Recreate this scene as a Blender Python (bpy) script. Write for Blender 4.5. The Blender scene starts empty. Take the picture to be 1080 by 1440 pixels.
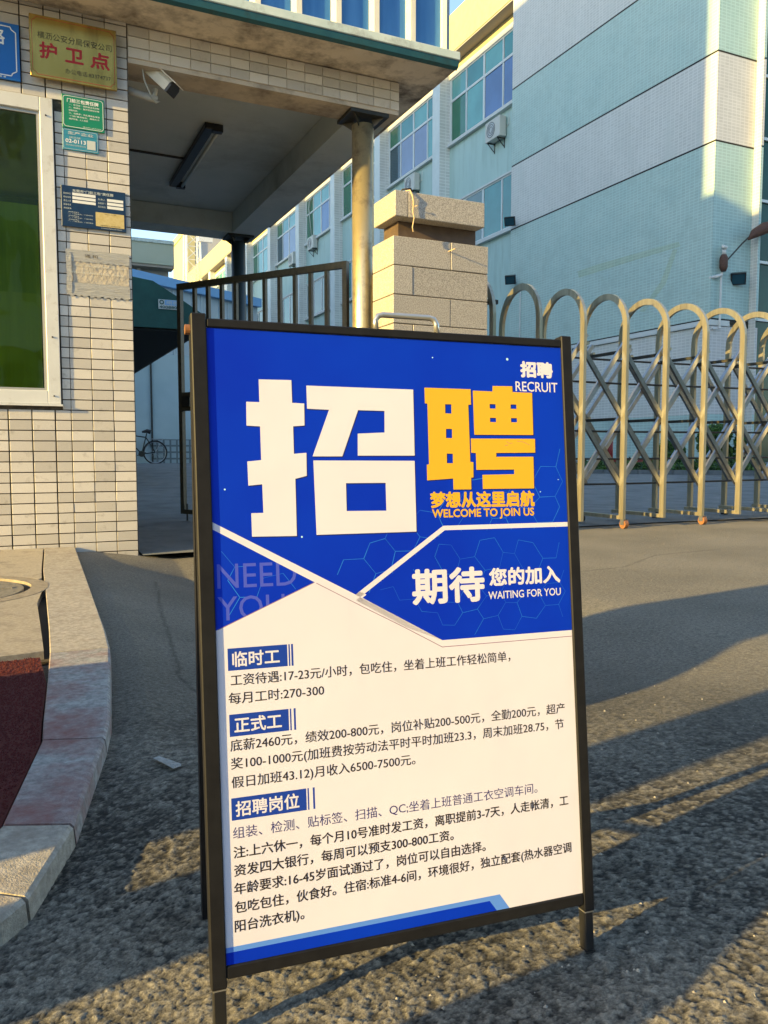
import bpy, bmesh, math, random
import numpy as np
from mathutils import Vector, Matrix
random.seed(7)
rng = np.random.default_rng(11)
SC = bpy.context.scene
COL = SC.collection
R = math.radians

# ------------------------------------------------------------------ camera, world, sun, exposure
cam = bpy.data.cameras.new('camera'); camo = bpy.data.objects.new('camera', cam); COL.objects.link(camo)
yaw, pitch, EYE = math.atan(528/1130), math.atan(85/1130), 0.62
Fw = Vector((math.sin(yaw)*math.cos(pitch), math.cos(yaw)*math.cos(pitch), -math.sin(pitch)))
Rt = Vector((math.cos(yaw), -math.sin(yaw), 0)); Up = Rt.cross(Fw)
camo.matrix_world = Matrix(((Rt.x, Up.x, -Fw.x, 0), (Rt.y, Up.y, -Fw.y, 0), (Rt.z, Up.z, -Fw.z, EYE), (0, 0, 0, 1)))
cam.sensor_fit = 'VERTICAL'; cam.sensor_height = 24; cam.lens = 24*1130/1440
cam.clip_start = 0.02; cam.clip_end = 2000
SC.camera = camo
SUN_EL, SUN_AZ = R(14.4), R(10.4)            # light travels towards +X, a little towards +Y
w = bpy.data.worlds.new('World'); SC.world = w; w.use_nodes = True
nt = w.node_tree; nt.nodes.clear()
sky = nt.nodes.new('ShaderNodeTexSky'); sky.sky_type = 'NISHITA'; sky.sun_disc = False
sky.sun_elevation = SUN_EL; sky.sun_rotation = R(259.6); sky.air_density = 1.0; sky.dust_density = 0.3; sky.ozone_density = 1.2
bg = nt.nodes.new('ShaderNodeBackground'); bg.inputs['Strength'].default_value = 0.15
wo = nt.nodes.new('ShaderNodeOutputWorld')
nt.links.new(sky.outputs[0], bg.inputs[0]); nt.links.new(bg.outputs[0], wo.inputs[0])
sl = bpy.data.lights.new('sun', 'SUN'); sl.energy = 4.4; sl.angle = R(0.5); sl.color = (1.0, 0.70, 0.22)
so = bpy.data.objects.new('sun', sl); COL.objects.link(so); so.location = (-20, -4, 12)
dv = Vector((math.cos(SUN_EL)*math.cos(SUN_AZ), math.cos(SUN_EL)*math.sin(SUN_AZ), -math.sin(SUN_EL)))
so.rotation_euler = dv.to_track_quat('-Z', 'Y').to_euler()
vs = SC.view_settings
vs.view_transform = 'Standard'; vs.look = 'None'; vs.gamma = 1; vs.use_curve_mapping = False; vs.exposure = 1.55

# ------------------------------------------------------------------ materials
def mat(name, c1, c2=None, scale=20, rough=.6, metal=0, bump=0, bscale=200, spec=.5, detail=4, vary=0, lo=.35, hi=.65,
        stretch=(1, 1, 1), brick=None, voro=0, coat=0, dirt=None):
    m = bpy.data.materials.new(name); m.use_nodes = True
    n = m.node_tree.nodes; l = m.node_tree.links; b = n['Principled BSDF']
    b.inputs['Roughness'].default_value = rough; b.inputs['Metallic'].default_value = metal
    b.inputs['Specular IOR Level'].default_value = spec
    if coat: b.inputs['Coat Weight'].default_value = coat; b.inputs['Coat Roughness'].default_value = .05
    geo = n.new('ShaderNodeNewGeometry'); mp = n.new('ShaderNodeMapping'); mp.inputs['Scale'].default_value = stretch
    l.new(geo.outputs['Position'], mp.inputs[0]); P = mp.outputs[0]
    col = None
    def rgb(c): return (c[0], c[1], c[2], 1)
    def mix(fac, a, bb, mode='MIX'):
        x = n.new('ShaderNodeMix'); x.data_type = 'RGBA'; x.blend_type = mode
        for s, val in ((x.inputs['Factor'], fac), (x.inputs['A'], a), (x.inputs['B'], bb)):
            if hasattr(val, 'links') or hasattr(val, 'is_linked'): l.new(val, s)
            elif isinstance(val, (int, float)): s.default_value = val
            else: s.default_value = rgb(val)
        return x.outputs['Result']
    def noise(sc, det=4, rg=.6):
        x = n.new('ShaderNodeTexNoise'); x.inputs['Scale'].default_value = sc; x.inputs['Detail'].default_value = det
        x.inputs['Roughness'].default_value = rg; l.new(P, x.inputs['Vector']); return x.outputs['Fac']
    def ramp(v, a, bb):
        x = n.new('ShaderNodeMapRange'); x.inputs['From Min'].default_value = a; x.inputs['From Max'].default_value = bb
        l.new(v, x.inputs['Value']); return x.outputs['Result']
    col = c1
    if c2 is not None: col = mix(ramp(noise(scale, detail), lo, hi), c1, c2)
    if brick:                                          # (width, height, mortar colour, plane)
        bw, bh, mc, plane = brick
        sep = n.new('ShaderNodeSeparateXYZ'); l.new(geo.outputs['Position'], sep.inputs[0])
        cmb = n.new('ShaderNodeCombineXYZ'); l.new(sep.outputs['Y' if plane == 'X' else 'X'], cmb.inputs[0]); l.new(sep.outputs['Z'], cmb.inputs[1])
        br = n.new('ShaderNodeTexBrick'); br.offset = 0; br.inputs['Scale'].default_value = 1
        br.inputs['Brick Width'].default_value = bw; br.inputs['Row Height'].default_value = bh
        br.inputs['Mortar Size'].default_value = bh*.16; br.inputs['Mortar Smooth'].default_value = .3
        br.inputs['Color1'].default_value = (.86, .86, .86, 1); br.inputs['Color2'].default_value = (.78, .78, .78, 1); br.inputs['Mortar'].default_value = rgb(mc)
        l.new(cmb.outputs[0], br.inputs['Vector'])
        col = mix(1.0, col, br.outputs['Color'], 'MULTIPLY')
    if dirt:                                           # (colour, scale, amount)
        col = mix(ramp(noise(dirt[1], 5, .7), .62 - dirt[2]*.2, .85 - dirt[2]*.2), col, dirt[0])
    if vary:
        oi = n.new('ShaderNodeObjectInfo'); rr = n.new('ShaderNodeMapRange')
        rr.inputs['To Min'].default_value = 1 - vary; rr.inputs['To Max'].default_value = 1 + vary*.4
        l.new(oi.outputs['Random'], rr.inputs['Value'])
        col = mix(1.0, col, rr.outputs['Result'], 'MULTIPLY')
    if hasattr(col, 'is_linked'): l.new(col, b.inputs['Base Color'])
    else: b.inputs['Base Color'].default_value = rgb(col)
    if bump:
        bp = n.new('ShaderNodeBump'); bp.inputs['Strength'].default_value = bump; bp.inputs['Distance'].default_value = .01
        l.new(noise(bscale, 3), bp.inputs['Height']); l.new(bp.outputs[0], b.inputs['Normal'])
    return m

M = {}
M['asphalt_old'] = mat('asphalt', (.075, .070, .062), (.155, .140, .115), 160, .82, bump=.7, bscale=420, lo=.38, hi=.62, dirt=((.20, .18, .15), 900, .5))
def asphalt():
    m = bpy.data.materials.new('asphalt_with_stones'); m.use_nodes = True; n = m.node_tree.nodes; l = m.node_tree.links; b = n['Principled BSDF']
    at = n.new('ShaderNodeAttribute'); at.attribute_name = 'stone'; geo = n.new('ShaderNodeNewGeometry')
    r = n.new('ShaderNodeValToRGB'); r.color_ramp.elements[0].position = .22; r.color_ramp.elements[0].color = (.052, .049, .043, 1); r.color_ramp.elements[1].position = .95; r.color_ramp.elements[1].color = (.31, .285, .235, 1)
    l.new(at.outputs['Fac'], r.inputs[0])
    nz = n.new('ShaderNodeTexNoise'); nz.inputs['Scale'].default_value = 330; nz.inputs['Detail'].default_value = 6; nz.inputs['Roughness'].default_value = .75; l.new(geo.outputs['Position'], nz.inputs['Vector'])
    n2 = n.new('ShaderNodeTexNoise'); n2.inputs['Scale'].default_value = 1.6; n2.inputs['Detail'].default_value = 6; l.new(geo.outputs['Position'], n2.inputs['Vector'])
    mr = n.new('ShaderNodeMapRange'); mr.inputs['From Min'].default_value = .35; mr.inputs['From Max'].default_value = .65; mr.inputs['To Min'].default_value = .7; mr.inputs['To Max'].default_value = 1.3; l.new(nz.outputs['Fac'], mr.inputs['Value'])
    n3 = n.new('ShaderNodeTexNoise'); n3.inputs['Scale'].default_value = 95; n3.inputs['Detail'].default_value = 8; n3.inputs['Roughness'].default_value = .85; l.new(geo.outputs['Position'], n3.inputs['Vector'])
    m3 = n.new('ShaderNodeMapRange'); m3.inputs['From Min'].default_value = .4; m3.inputs['From Max'].default_value = .6; m3.inputs['To Min'].default_value = .65; m3.inputs['To Max'].default_value = 1.45; l.new(n3.outputs['Fac'], m3.inputs['Value'])
    m2 = n.new('ShaderNodeMapRange'); m2.inputs['From Min'].default_value = .35; m2.inputs['From Max'].default_value = .65; m2.inputs['To Min'].default_value = .85; m2.inputs['To Max'].default_value = 1.1; l.new(n2.outputs['Fac'], m2.inputs['Value'])
    mm = n.new('ShaderNodeMath'); mm.operation = 'MULTIPLY'; l.new(mr.outputs[0], mm.inputs[0]); l.new(m2.outputs[0], mm.inputs[1]); m4 = n.new('ShaderNodeMath'); m4.operation = 'MULTIPLY'; l.new(mm.outputs[0], m4.inputs[0]); l.new(m3.outputs[0], m4.inputs[1])
    mx = n.new('ShaderNodeMix'); mx.data_type = 'RGBA'; mx.blend_type = 'MULTIPLY'; mx.inputs['Factor'].default_value = 1; l.new(r.outputs[0], mx.inputs['A']); l.new(m4.outputs[0], mx.inputs['B'])
    l.new(mx.outputs['Result'], b.inputs['Base Color']); b.inputs['Roughness'].default_value = .8; b.inputs['Specular IOR Level'].default_value = .2
    bp = n.new('ShaderNodeBump'); bp.inputs['Strength'].default_value = .9; bp.inputs['Distance'].default_value = .006; ad = n.new('ShaderNodeMath'); ad.operation = 'ADD'; l.new(nz.outputs['Fac'], ad.inputs[0]); l.new(n3.outputs['Fac'], ad.inputs[1]); l.new(ad.outputs[0], bp.inputs['Height']); l.new(bp.outputs[0], b.inputs['Normal'])
    return m
M['asphalt'] = asphalt()
M['asphalt_far'] = mat('asphalt_worn', (.085, .078, .066), (.165, .148, .118), 60, .85, spec=.2, bump=.6, bscale=150)
M['concrete'] = mat('concrete', (.14, .15, .15), (.22, .225, .22), 6, .8, bump=.3, bscale=60, dirt=((.07, .075, .08), 3, .7))
M['pave'] = mat('granite_paving', (.33, .29, .24), (.46, .41, .34), 80, .75, bump=.7, bscale=500, dirt=((.20, .18, .16), 9, .5), vary=.12, detail=8)
M['kerb'] = mat('kerb_granite', (.27, .245, .205), (.46, .41, .345), 70, .75, bump=.4, bscale=300, dirt=((.24, .20, .16), 9, .6), vary=.12, detail=8)
M['kerb_red'] = mat('kerb_granite_red_stained', (.20, .20, .195), (.40, .395, .38), 70, .75, bump=.4, bscale=300, dirt=((.22, .09, .085), 4.5, .95), vary=.05, detail=8)
M['redrubber'] = mat('red_rubber', (.085, .008, .008), (.18, .018, .014), 300, .8, bump=1.0, bscale=380)
M['iron'] = mat('cast_iron', (.16, .145, .12), (.26, .235, .19), 30, .7, bump=.5, bscale=150)
M['iron_l'] = mat('old_cement_ring', (.24, .20, .15), (.34, .29, .22), 30, .8, bump=.6, bscale=120)
M['darkgap'] = mat('dark_gap', (.03, .028, .025), rough=.9)
M['tile'] = mat('wall_tile', (.57, .525, .465), (.67, .625, .565), 260, .38, bump=.12, bscale=900, vary=.22, dirt=((.36, .32, .27), 14, .2), detail=8, lo=.3, hi=.7)
M['grout'] = mat('grout', (.045, .038, .030), (.10, .085, .065), 30, .9, bump=.4)
M['render'] = mat('beige_render', (.52, .45, .37), (.60, .53, .44), 5, .85, bump=.2, bscale=40, dirt=((.17, .14, .12), 2.6, .75))
M['ceil'] = mat('grey_ceiling_paint', (.58, .64, .62), (.66, .70, .68), 2, .85, dirt=((.44, .48, .46), 1.5, .5))
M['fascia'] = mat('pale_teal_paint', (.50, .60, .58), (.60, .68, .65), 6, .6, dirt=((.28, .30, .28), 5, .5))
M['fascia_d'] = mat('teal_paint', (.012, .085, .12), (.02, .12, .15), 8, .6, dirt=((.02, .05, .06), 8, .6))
M['blue_sheet'] = mat('blue_sheet', (.05, .19, .46), (.08, .25, .54), 3, .4, stretch=(4, 1, .3), spec=.3)
M['cream'] = mat('cream_metal', (.72, .68, .56), (.78, .74, .62), 8, .5)
M['steel'] = mat('brushed_steel', (.48, .43, .31), (.60, .545, .40), 30, .33, .78, stretch=(1, 1, .1), dirt=((.30, .25, .18), 10, .5))
M['steel_d'] = mat('dull_steel_bar', (.40, .41, .42), (.50, .50, .50), 20, .30, .85)
M['steel_k'] = mat('dark_steel_bar', (.26, .26, .25), (.34, .34, .33), 20, .32, .95)
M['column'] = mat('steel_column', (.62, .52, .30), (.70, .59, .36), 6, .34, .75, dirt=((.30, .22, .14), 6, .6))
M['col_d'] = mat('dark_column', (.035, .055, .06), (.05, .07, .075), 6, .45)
M['blackiron'] = mat('black_iron', (.02, .022, .02), (.035, .035, .03), 30, .45, dirt=((.10, .07, .04), 20, .35))
M['gatebar'] = mat('brown_black_iron', (.075, .066, .042), (.11, .095, .06), 30, .5, dirt=((.12, .08, .04), 20, .3))
M['board_frame'] = mat('black_satin_tube', (.011, .011, .013), (.015, .015, .017), 50, .5, spec=.18)
M['silver'] = mat('silver_tube', (.62, .60, .56), rough=.3, metal=.8)
M['granite'] = mat('speckled_granite', (.26, .24, .215), (.50, .46, .41), 150, .6, bump=.25, bscale=200, vary=.1, detail=6, lo=.42, hi=.58)
M['granite_s'] = mat('speckled_granite_smooth', (.42, .38, .31), (.50, .46, .38), 95, .5, bump=.1, bscale=200, vary=.06, detail=6)
M['brownstone'] = mat('brown_neck', (.075, .05, .035), (.11, .075, .05), 12, .6)
M['alu'] = mat('white_aluminium', (.62, .62, .60), (.68, .68, .66), 4, .35, spec=.6, dirt=((.45, .42, .38), 12, .35))
M['alu_g'] = mat('grey_aluminium', (.42, .42, .40), rough=.4, metal=.3)
M['brass'] = mat('brass_plate', (.52, .34, .08), (.60, .40, .11), 4, .27, .85, stretch=(5, 1, .6), dirt=((.30, .18, .05), 3, .5))  # darker tone mixed in as dirt stands for the plate's dark reflection
M['engrave'] = mat('engraved_black', (.03, .02, .01), rough=.6)
M['redprint'] = mat('red_print', (.38, .01, .01), rough=.5)
M['signgreen'] = mat('green_sign', (.01, .22, .12), rough=.4); M['signblue'] = mat('blue_sign', (.01, .13, .45), rough=.35)
M['signteal'] = mat('teal_sign', (.04, .26, .38), rough=.4); M['signnavy'] = mat('navy_sign', (.008, .030, .085), (.010, .04, .10), 20, rough=.4)
M['white'] = mat('white_print', (.78, .78, .75), rough=.5); M['palegrey'] = mat('pale_print', (.55, .58, .55), rough=.5)
M['gold'] = mat('gold_sticker', (.55, .42, .16), (.62, .50, .24), 60, .4)
M['paper'] = mat('paper_notice', (.44, .38, .30), (.52, .46, .37), 30, .8, bump=.5, bscale=50, dirt=((.34, .34, .32), 16, .6))
M['tape'] = mat('clear_tape', (.36, .35, .33), (.44, .43, .40), 40, .28, bump=.5, bscale=60, stretch=(.3, 1, 3))
M['camwhite'] = mat('camera_plastic', (.58, .57, .50), (.66, .65, .58), 10, .4, dirt=((.35, .3, .2), 20, .3))
M['plasticblack'] = mat('black_plastic', (.015, .015, .016), rough=.35)
M['teal'] = mat('teal_wall', (.42, .58, .55), (.46, .62, .58), 1.2, .65, dirt=((.36, .50, .46), 3.0, .7), stretch=(1, 1, .12), bump=.1, bscale=20)
TB = (1.0, 1.0, 1.0)
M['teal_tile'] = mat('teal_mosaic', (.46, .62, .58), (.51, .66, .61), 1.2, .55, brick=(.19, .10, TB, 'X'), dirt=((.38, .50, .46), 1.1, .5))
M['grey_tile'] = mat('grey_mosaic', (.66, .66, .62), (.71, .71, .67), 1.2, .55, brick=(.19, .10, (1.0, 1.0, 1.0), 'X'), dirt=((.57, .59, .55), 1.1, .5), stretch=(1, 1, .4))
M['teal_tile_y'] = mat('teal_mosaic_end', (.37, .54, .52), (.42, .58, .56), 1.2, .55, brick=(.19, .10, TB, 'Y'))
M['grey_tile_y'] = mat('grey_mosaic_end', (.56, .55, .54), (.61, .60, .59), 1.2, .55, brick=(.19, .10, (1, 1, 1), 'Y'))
M['pil'] = mat('pilaster_paint', (.60, .67, .66), (.66, .72, .71), 2, .6)
M['pil_y'] = mat('pilaster_brick', (.70, .71, .68), (.76, .77, .74), 2, .55, brick=(.45, .16, (1, 1, 1), 'Y'))
M['cornice'] = mat('cream_cornice', (.52, .45, .22), (.56, .49, .25), 3, .7)
M['soffit'] = mat('soffit_paint', (.36, .32, .28), rough=.8)
M['lintel'] = mat('white_lintel', (.60, .62, .60), rough=.6)
M['wframe'] = mat('window_frame_white', (.62, .66, .65), rough=.4)
def glassy(name, c, c2=None, spec=.8): return mat(name, c, c2 or tuple(x*1.25 for x in c), .7, .06, spec=.8)
M['gl'] = [glassy('glass_teal', (.035, .20, .20)), glassy('glass_teal_light', (.09, .30, .29)), glassy('glass_blue', (.06, .13, .30)),
           glassy('glass_green', (.012, .13, .07)), glassy('glass_lilac', (.15, .20, .32)), glassy('glass_dark', (.012, .05, .07))]
M['gl_low'] = glassy('glass_dusty', (.09, .16, .155))
M['glgreen'] = mat('glass_curtain_green', (.002, .05, .035), (.004, .08, .06), .5, .12, spec=.25)
M['acwhite'] = mat('ac_casing', (.55, .55, .50), rough=.5)
M['rust'] = mat('rust', (.07, .035, .025), (.12, .055, .035), 40, .7)
M['tarp'] = mat('green_tarpaulin', (.006, .06, .05), (.010, .08, .066), 4, .6, bump=.3, bscale=12)
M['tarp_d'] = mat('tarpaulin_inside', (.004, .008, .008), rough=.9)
M['shed'] = mat('white_sheet', (.45, .52, .56), (.50, .57, .60), 2, .5)
M['shedcap'] = mat('blue_ridge_cap', (.20, .42, .72), rough=.45)
M['yardwall'] = mat('yard_wall_paint', (.35, .45, .47), (.40, .50, .52), 1, .7)
M['yardtile'] = mat('yard_wall_tile', (.32, .40, .42), (.36, .44, .46), 2, .6, brick=(.2, .2, (.35, .35, .35), 'Y'))
M['farwall'] = mat('sage_wall', (.42, .46, .36), (.46, .50, .40), .3, .7)
M['fargrey'] = mat('grey_wall', (.44, .42, .40), rough=.7)
M['leaf'] = [mat('leaf_green', (.045, .11, .02), (.08, .17, .03), 6, .6), mat('leaf_light', (.10, .19, .03), rough=.6), mat('leaf_dark', (.02, .055, .015), rough=.6)]
M['soil'] = mat('soil', (.05, .04, .03), rough=.95)
M['red'] = mat('red_paint', (.25, .02, .02), rough=.5)
M['orange'] = mat('orange_wheel', (.28, .12, .045), (.20, .09, .04), 60, .5)
M['cable'] = mat('cable', (.55, .40, .22), rough=.6)
M['rubber'] = mat('black_rubber', (.012, .012, .013), rough=.6)
M['bike'] = mat('bike_paint', (.02, .03, .03), rough=.4)
# poster inks
M['p_cream'] = mat('poster_paper', (.65, .63, .74), (.69, .67, .78), 3, .45, spec=.25, bump=.12, bscale=7)
M['p_blue'] = mat('poster_blue', (.002, .022, .46), (.002, .042, .56), 3, .45, lo=.3, hi=.7, spec=.15, bump=.12, bscale=7)
M['p_blue2'] = mat('poster_mid_blue', (.10, .26, .78), rough=.42)
M['p_navy'] = mat('poster_heading_blue', (.008, .045, .36), rough=.42)
M['p_yellow'] = mat('poster_yellow', (.72, .40, .02), rough=.42)
M['p_black'] = mat('poster_black_text', (.020, .014, .018), rough=.45)
M['p_indigo'] = mat('poster_indigo_text', (.035, .030, .16), rough=.45)
M['p_ghost'] = mat('poster_ghost_text', (.065, .09, .56), rough=.42)
M['p_hex'] = mat('poster_hexagon_line', (.02, .20, .68), (.01, .10, .58), 25, rough=.42, lo=.42, hi=.58)
M['p_dot'] = mat('poster_dot', (.45, .75, .90), rough=.42)
M['p_purple'] = mat('poster_purple_line', (.25, .14, .24), rough=.42)
M['p_shadow'] = mat('poster_letter_edge', (.004, .010, .10), rough=.42)

# ------------------------------------------------------------------ building helpers
WL = {}                                             # world location of each thing's Empty
class MB:
    def __init__(s): s.v = []; s.f = []; s.mi = []; s.cur = 0
    def add(s, vs_, fs_):
        o = len(s.v); s.v += [tuple(p) for p in vs_]; s.f += [tuple(i + o for i in f) for f in fs_]; s.mi += [s.cur]*len(fs_); return s
    def box(s, x0, x1, y0, y1, z0, z1, ch=0):
        x0, x1 = min(x0, x1), max(x0, x1); y0, y1 = min(y0, y1), max(y0, y1); z0, z1 = min(z0, z1), max(z0, z1)
        if ch <= 0:
            V = [(x, y, z) for z in (z0, z1) for y in (y0, y1) for x in (x0, x1)]
            return s.add(V, [(0, 2, 3, 1), (4, 5, 7, 6), (0, 1, 5, 4), (2, 6, 7, 3), (0, 4, 6, 2), (1, 3, 7, 5)])
        bm = bmesh.new(); bmesh.ops.create_cube(bm, size=1)
        for v in bm.verts:
            v.co = Vector(((x0+x1)/2 + v.co.x*(x1-x0), (y0+y1)/2 + v.co.y*(y1-y0), (z0+z1)/2 + v.co.z*(z1-z0)))
        bmesh.ops.bevel(bm, geom=bm.edges[:], offset=ch, segments=1, affect='EDGES')
        bm.verts.index_update()
        V = [tuple(v.co) for v in bm.verts]; F = [tuple(v.index for v in f.verts) for f in bm.faces]; bm.free()
        return s.add(V, F)
    def prism(s, pts, direction, closed=True):          # polygon pts (3D) extruded by vector
        d = Vector(direction); n = len(pts); A = [Vector(p) for p in pts]
        V = A + [p + d for p in A]
        F = [tuple(range(n))[::-1], tuple(range(n, 2*n))] + [(i, (i+1) % n, n+(i+1) % n, n+i) for i in range(n)]
        return s.add(V, F)
    def sweep(s, path, w_, t_, normal, caps=True):       # rectangular bar along a planar path; w_ across `normal`, t_ in plane
        P = [Vector(p) for p in path]; N = Vector(normal).normalized(); V = []; F = []
        for i, p in enumerate(P):
            a = P[max(i-1, 0)]; b = P[min(i+1, len(P)-1)]; T = (b-a).normalized(); B = T.cross(N).normalized()
            for su, sv in ((-1, -1), (1, -1), (1, 1), (-1, 1)): V.append(p + N*(su*w_/2) + B*(sv*t_/2))
        for i in range(len(P)-1):
            for k in range(4): F.append((i*4+k, i*4+(k+1) % 4, i*4+4+(k+1) % 4, i*4+4+k))
        if caps: F += [(3, 2, 1, 0), tuple(len(V)-4+k for k in range(4))]
        return s.add(V, F)
    def tube(s, path, r, seg=8, caps=True):
        P = [Vector(p) for p in path]; V = []; F = []
        ref = None
        for i, p in enumerate(P):
            a = P[max(i-1, 0)]; b = P[min(i+1, len(P)-1)]; T = (b-a).normalized()
            if ref is None: ref = T.orthogonal().normalized()
            ref = (ref - T*ref.dot(T)).normalized(); B = T.cross(ref)
            rr = r[i] if isinstance(r, (list, tuple)) else r
            for k in range(seg):
                an = 2*math.pi*k/seg; V.append(p + ref*math.cos(an)*rr + B*math.sin(an)*rr)
        for i in range(len(P)-1):
            for k in range(seg): F.append((i*seg+k, i*seg+(k+1) % seg, (i+1)*seg+(k+1) % seg, (i+1)*seg+k))
        if caps: F += [tuple(range(seg))[::-1], tuple(len(V)-seg+k for k in range(seg))]
        return s.add(V, F)
    def quad(s, a, b, c, d): return s.add([a, b, c, d], [(0, 1, 2, 3)])
    def obj(s, name, m, parent=None, smooth=False, origin=None):
        off = Vector(origin) if origin is not None else (WL[parent.name] if parent else Vector((0, 0, 0)))
        me = bpy.data.meshes.new(name)
        me.from_pydata([tuple(Vector(p) - off) for p in s.v], [], s.f)
        ms = m if isinstance(m, (list, tuple)) else [m]
        for x in ms: me.materials.append(x)
        if len(ms) > 1: me.polygons.foreach_set('material_index', s.mi)
        if smooth: me.polygons.foreach_set('use_smooth', [True]*len(me.polygons))
        me.update()
        o = bpy.data.objects.new(name, me); COL.objects.link(o)
        if parent: o.parent = parent; WL[o.name] = off if origin is None else Vector(origin); 
        elif origin is not None: o.location = off; WL[o.name] = off
        else: WL[o.name] = Vector((0, 0, 0))
        if parent and origin is not None: o.location = off - WL[parent.name]
        return o
def fixnormals(o):
    bm = bmesh.new(); bm.from_mesh(o.data); bmesh.ops.recalc_face_normals(bm, faces=bm.faces[:]); bm.to_mesh(o.data); bm.free()
def tag(o, label=None, cat=None, group=None, kind=None):
    if label: o['label'] = label
    if cat: o['category'] = cat
    if group: o['group'] = group
    if kind: o['kind'] = kind
    return o
def thing(name, label, cat, loc=(0, 0, 0), group=None, kind=None):
    o = bpy.data.objects.new(name, None); o.empty_display_size = .1; COL.objects.link(o); o.location = loc
    WL[o.name] = Vector(loc); return tag(o, label, cat, group, kind)
def B(name, m, parent, *b, ch=0):
    mb = MB()
    for q in ([b] if not isinstance(b[0], (tuple, list)) else b): mb.box(*q, ch=ch)
    return mb.obj(name, m, parent)
def copy_tree(o, loc=None, parent=None):
    c = o.copy(); COL.objects.link(c)
    if parent: c.parent = parent
    if loc is not None: c.location = loc
    WL[c.name] = Vector(c.location) if not parent else WL[o.name]
    for ch_ in [x for x in list(bpy.data.objects) if x.parent is o]: copy_tree(ch_, None, c)
    return c
def children(o): return [x for x in bpy.data.objects if x.parent is o]

# flat lettering: text outlines turned into a mesh, mapped by a function (a,b)->world
def text_mesh(s_, bold=0.0, sx=1.0):
    c = bpy.data.curves.new('lettering_curve', 'FONT'); c.body = s_; c.size = 1; c.resolution_u = 3
    o = bpy.data.objects.new('lettering_source', c); COL.objects.link(o)
    dg = bpy.context.evaluated_depsgraph_get()
    me = bpy.data.meshes.new_from_object(o.evaluated_get(dg))
    vv = np.empty(len(me.vertices)*3); me.vertices.foreach_get('co', vv); vv = vv.reshape(-1, 3)
    ff = [tuple(p.vertices) for p in me.polygons]
    bpy.data.objects.remove(o); bpy.data.curves.remove(c); bpy.data.meshes.remove(me)
    return vv, ff
LIFT = [Vector((0, -.00001, 0))]
def letter(mb, s_, a0, a1, bc, h, fmap, bold=0.0, trim=0, em=None):
    """lettering between a0 and a1, centred on bc, glyph height h (bbox) or em size"""
    vv, ff = text_mesh(s_, bold)
    if len(vv) == 0: return
    x0, x1 = vv[:, 0].min(), vv[:, 0].max()
    if trim:
        tv, _ = text_mesh(s_[:-trim], bold); x1 = tv[:, 0].max()
    y0, y1 = vv[:, 1].min(), vv[:, 1].max()
    sx = (a1-a0)/(x1-x0)
    if em: sy = em; yc = .38
    else: sy = h/(y1-y0); yc = (y0+y1)/2
    sh = [(0, 0)] if not bold else [(0, 0)]+[(bold*sy*math.cos(k*math.pi/4), bold*sy*math.sin(k*math.pi/4)) for k in range(8)]
    for k, (du, dv_) in enumerate(sh):
        V = [Vector(fmap(a0+(p[0]-x0)*sx+du, bc-(p[1]-yc)*sy+dv_))+LIFT[0]*k for p in vv]
        mb.add(V, ff)

# ================================================================== GROUND
def smooth(x): x = np.clip(x, 0, 1); return x*x*(3-2*x)
def dip(x, y):
    xk = np.interp(y, [1.0, 1.7, 2.25, 2.75, 3.3, 4.0, 5.4], [0, .163, .233, .273, .291, .315, .37])
    line = np.clip(.024-.272*(x-xk), -.135, 0)
    up = smooth((2.3-x)/1.35)
    return line*up*smooth((y-1.45)/.6)*(.55+.45*smooth((5.2-y)/.7))*(y < 9)*smooth((6.4-y)/.9)
def yard_z(x, y):                                   # the yard rises gently beyond the gate
    return .25*smooth((y-8.0)/12.0)
def ground_z(x, y): return dip(x, y) + yard_z(x, y)
def worley(px, py, cell, jit=.9, seed=0):
    """distance to the nearest two feature points and id of the nearest"""
    gx = np.floor(px/cell).astype(int); gy = np.floor(py/cell).astype(int)
    f1 = np.full(px.shape, 9e9); f2 = f1.copy(); idn = np.zeros(px.shape)
    for dx in (-1, 0, 1):
        for dy in (-1, 0, 1):
            cx, cy = gx+dx, gy+dy
            h = (cx*73856093 ^ cy*19349663 ^ (seed*83492791)) & 0x7fffffff
            r1 = ((h*1103515245+12345) & 0x7fffffff)/0x7fffffff; r2 = ((h*214013+2531011) & 0x7fffffff)/0x7fffffff
            d = np.hypot((cx+.5+jit*(r1-.5))*cell-px, (cy+.5+jit*(r2-.5))*cell-py)
            m_ = d < f1; f2 = np.where(m_, f1, np.minimum(f2, d)); idn = np.where(m_, r1*.6+r2*.4, idn); f1 = np.where(m_, d, f1)
    return f1, f2, idn
CR = [(.70, 4.4), (.642, 3.969), (.56, 3.40), (.55, 3.309), (.518, 3.016), (.474, 2.661), (.449, 2.42), (.426, 2.342), (.45, 2.15)]
CR2 = [(1.9, 2.9), (2.25, 3.05), (2.5, 3.3), (3.0, 3.35), (3.5, 3.65), (4.1, 3.7)]
def crack(x, y):
    d = np.full(x.shape, 9.0)
    for C_ in (CR, CR2):
        for (x1, y1), (x2, y2) in zip(C_[:-1], C_[1:]):
            t = np.clip(((x-x1)*(x2-x1)+(y-y1)*(y2-y1))/((x2-x1)**2+(y2-y1)**2), 0, 1)
            d = np.minimum(d, np.hypot(x-x1-t*(x2-x1), y-y1-t*(y2-y1)))
    w_ = .009+.003*np.sin(x*60+y*80)
    return .006*np.clip(1-d/np.maximum(w_, .0015), 0, 1)
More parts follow.
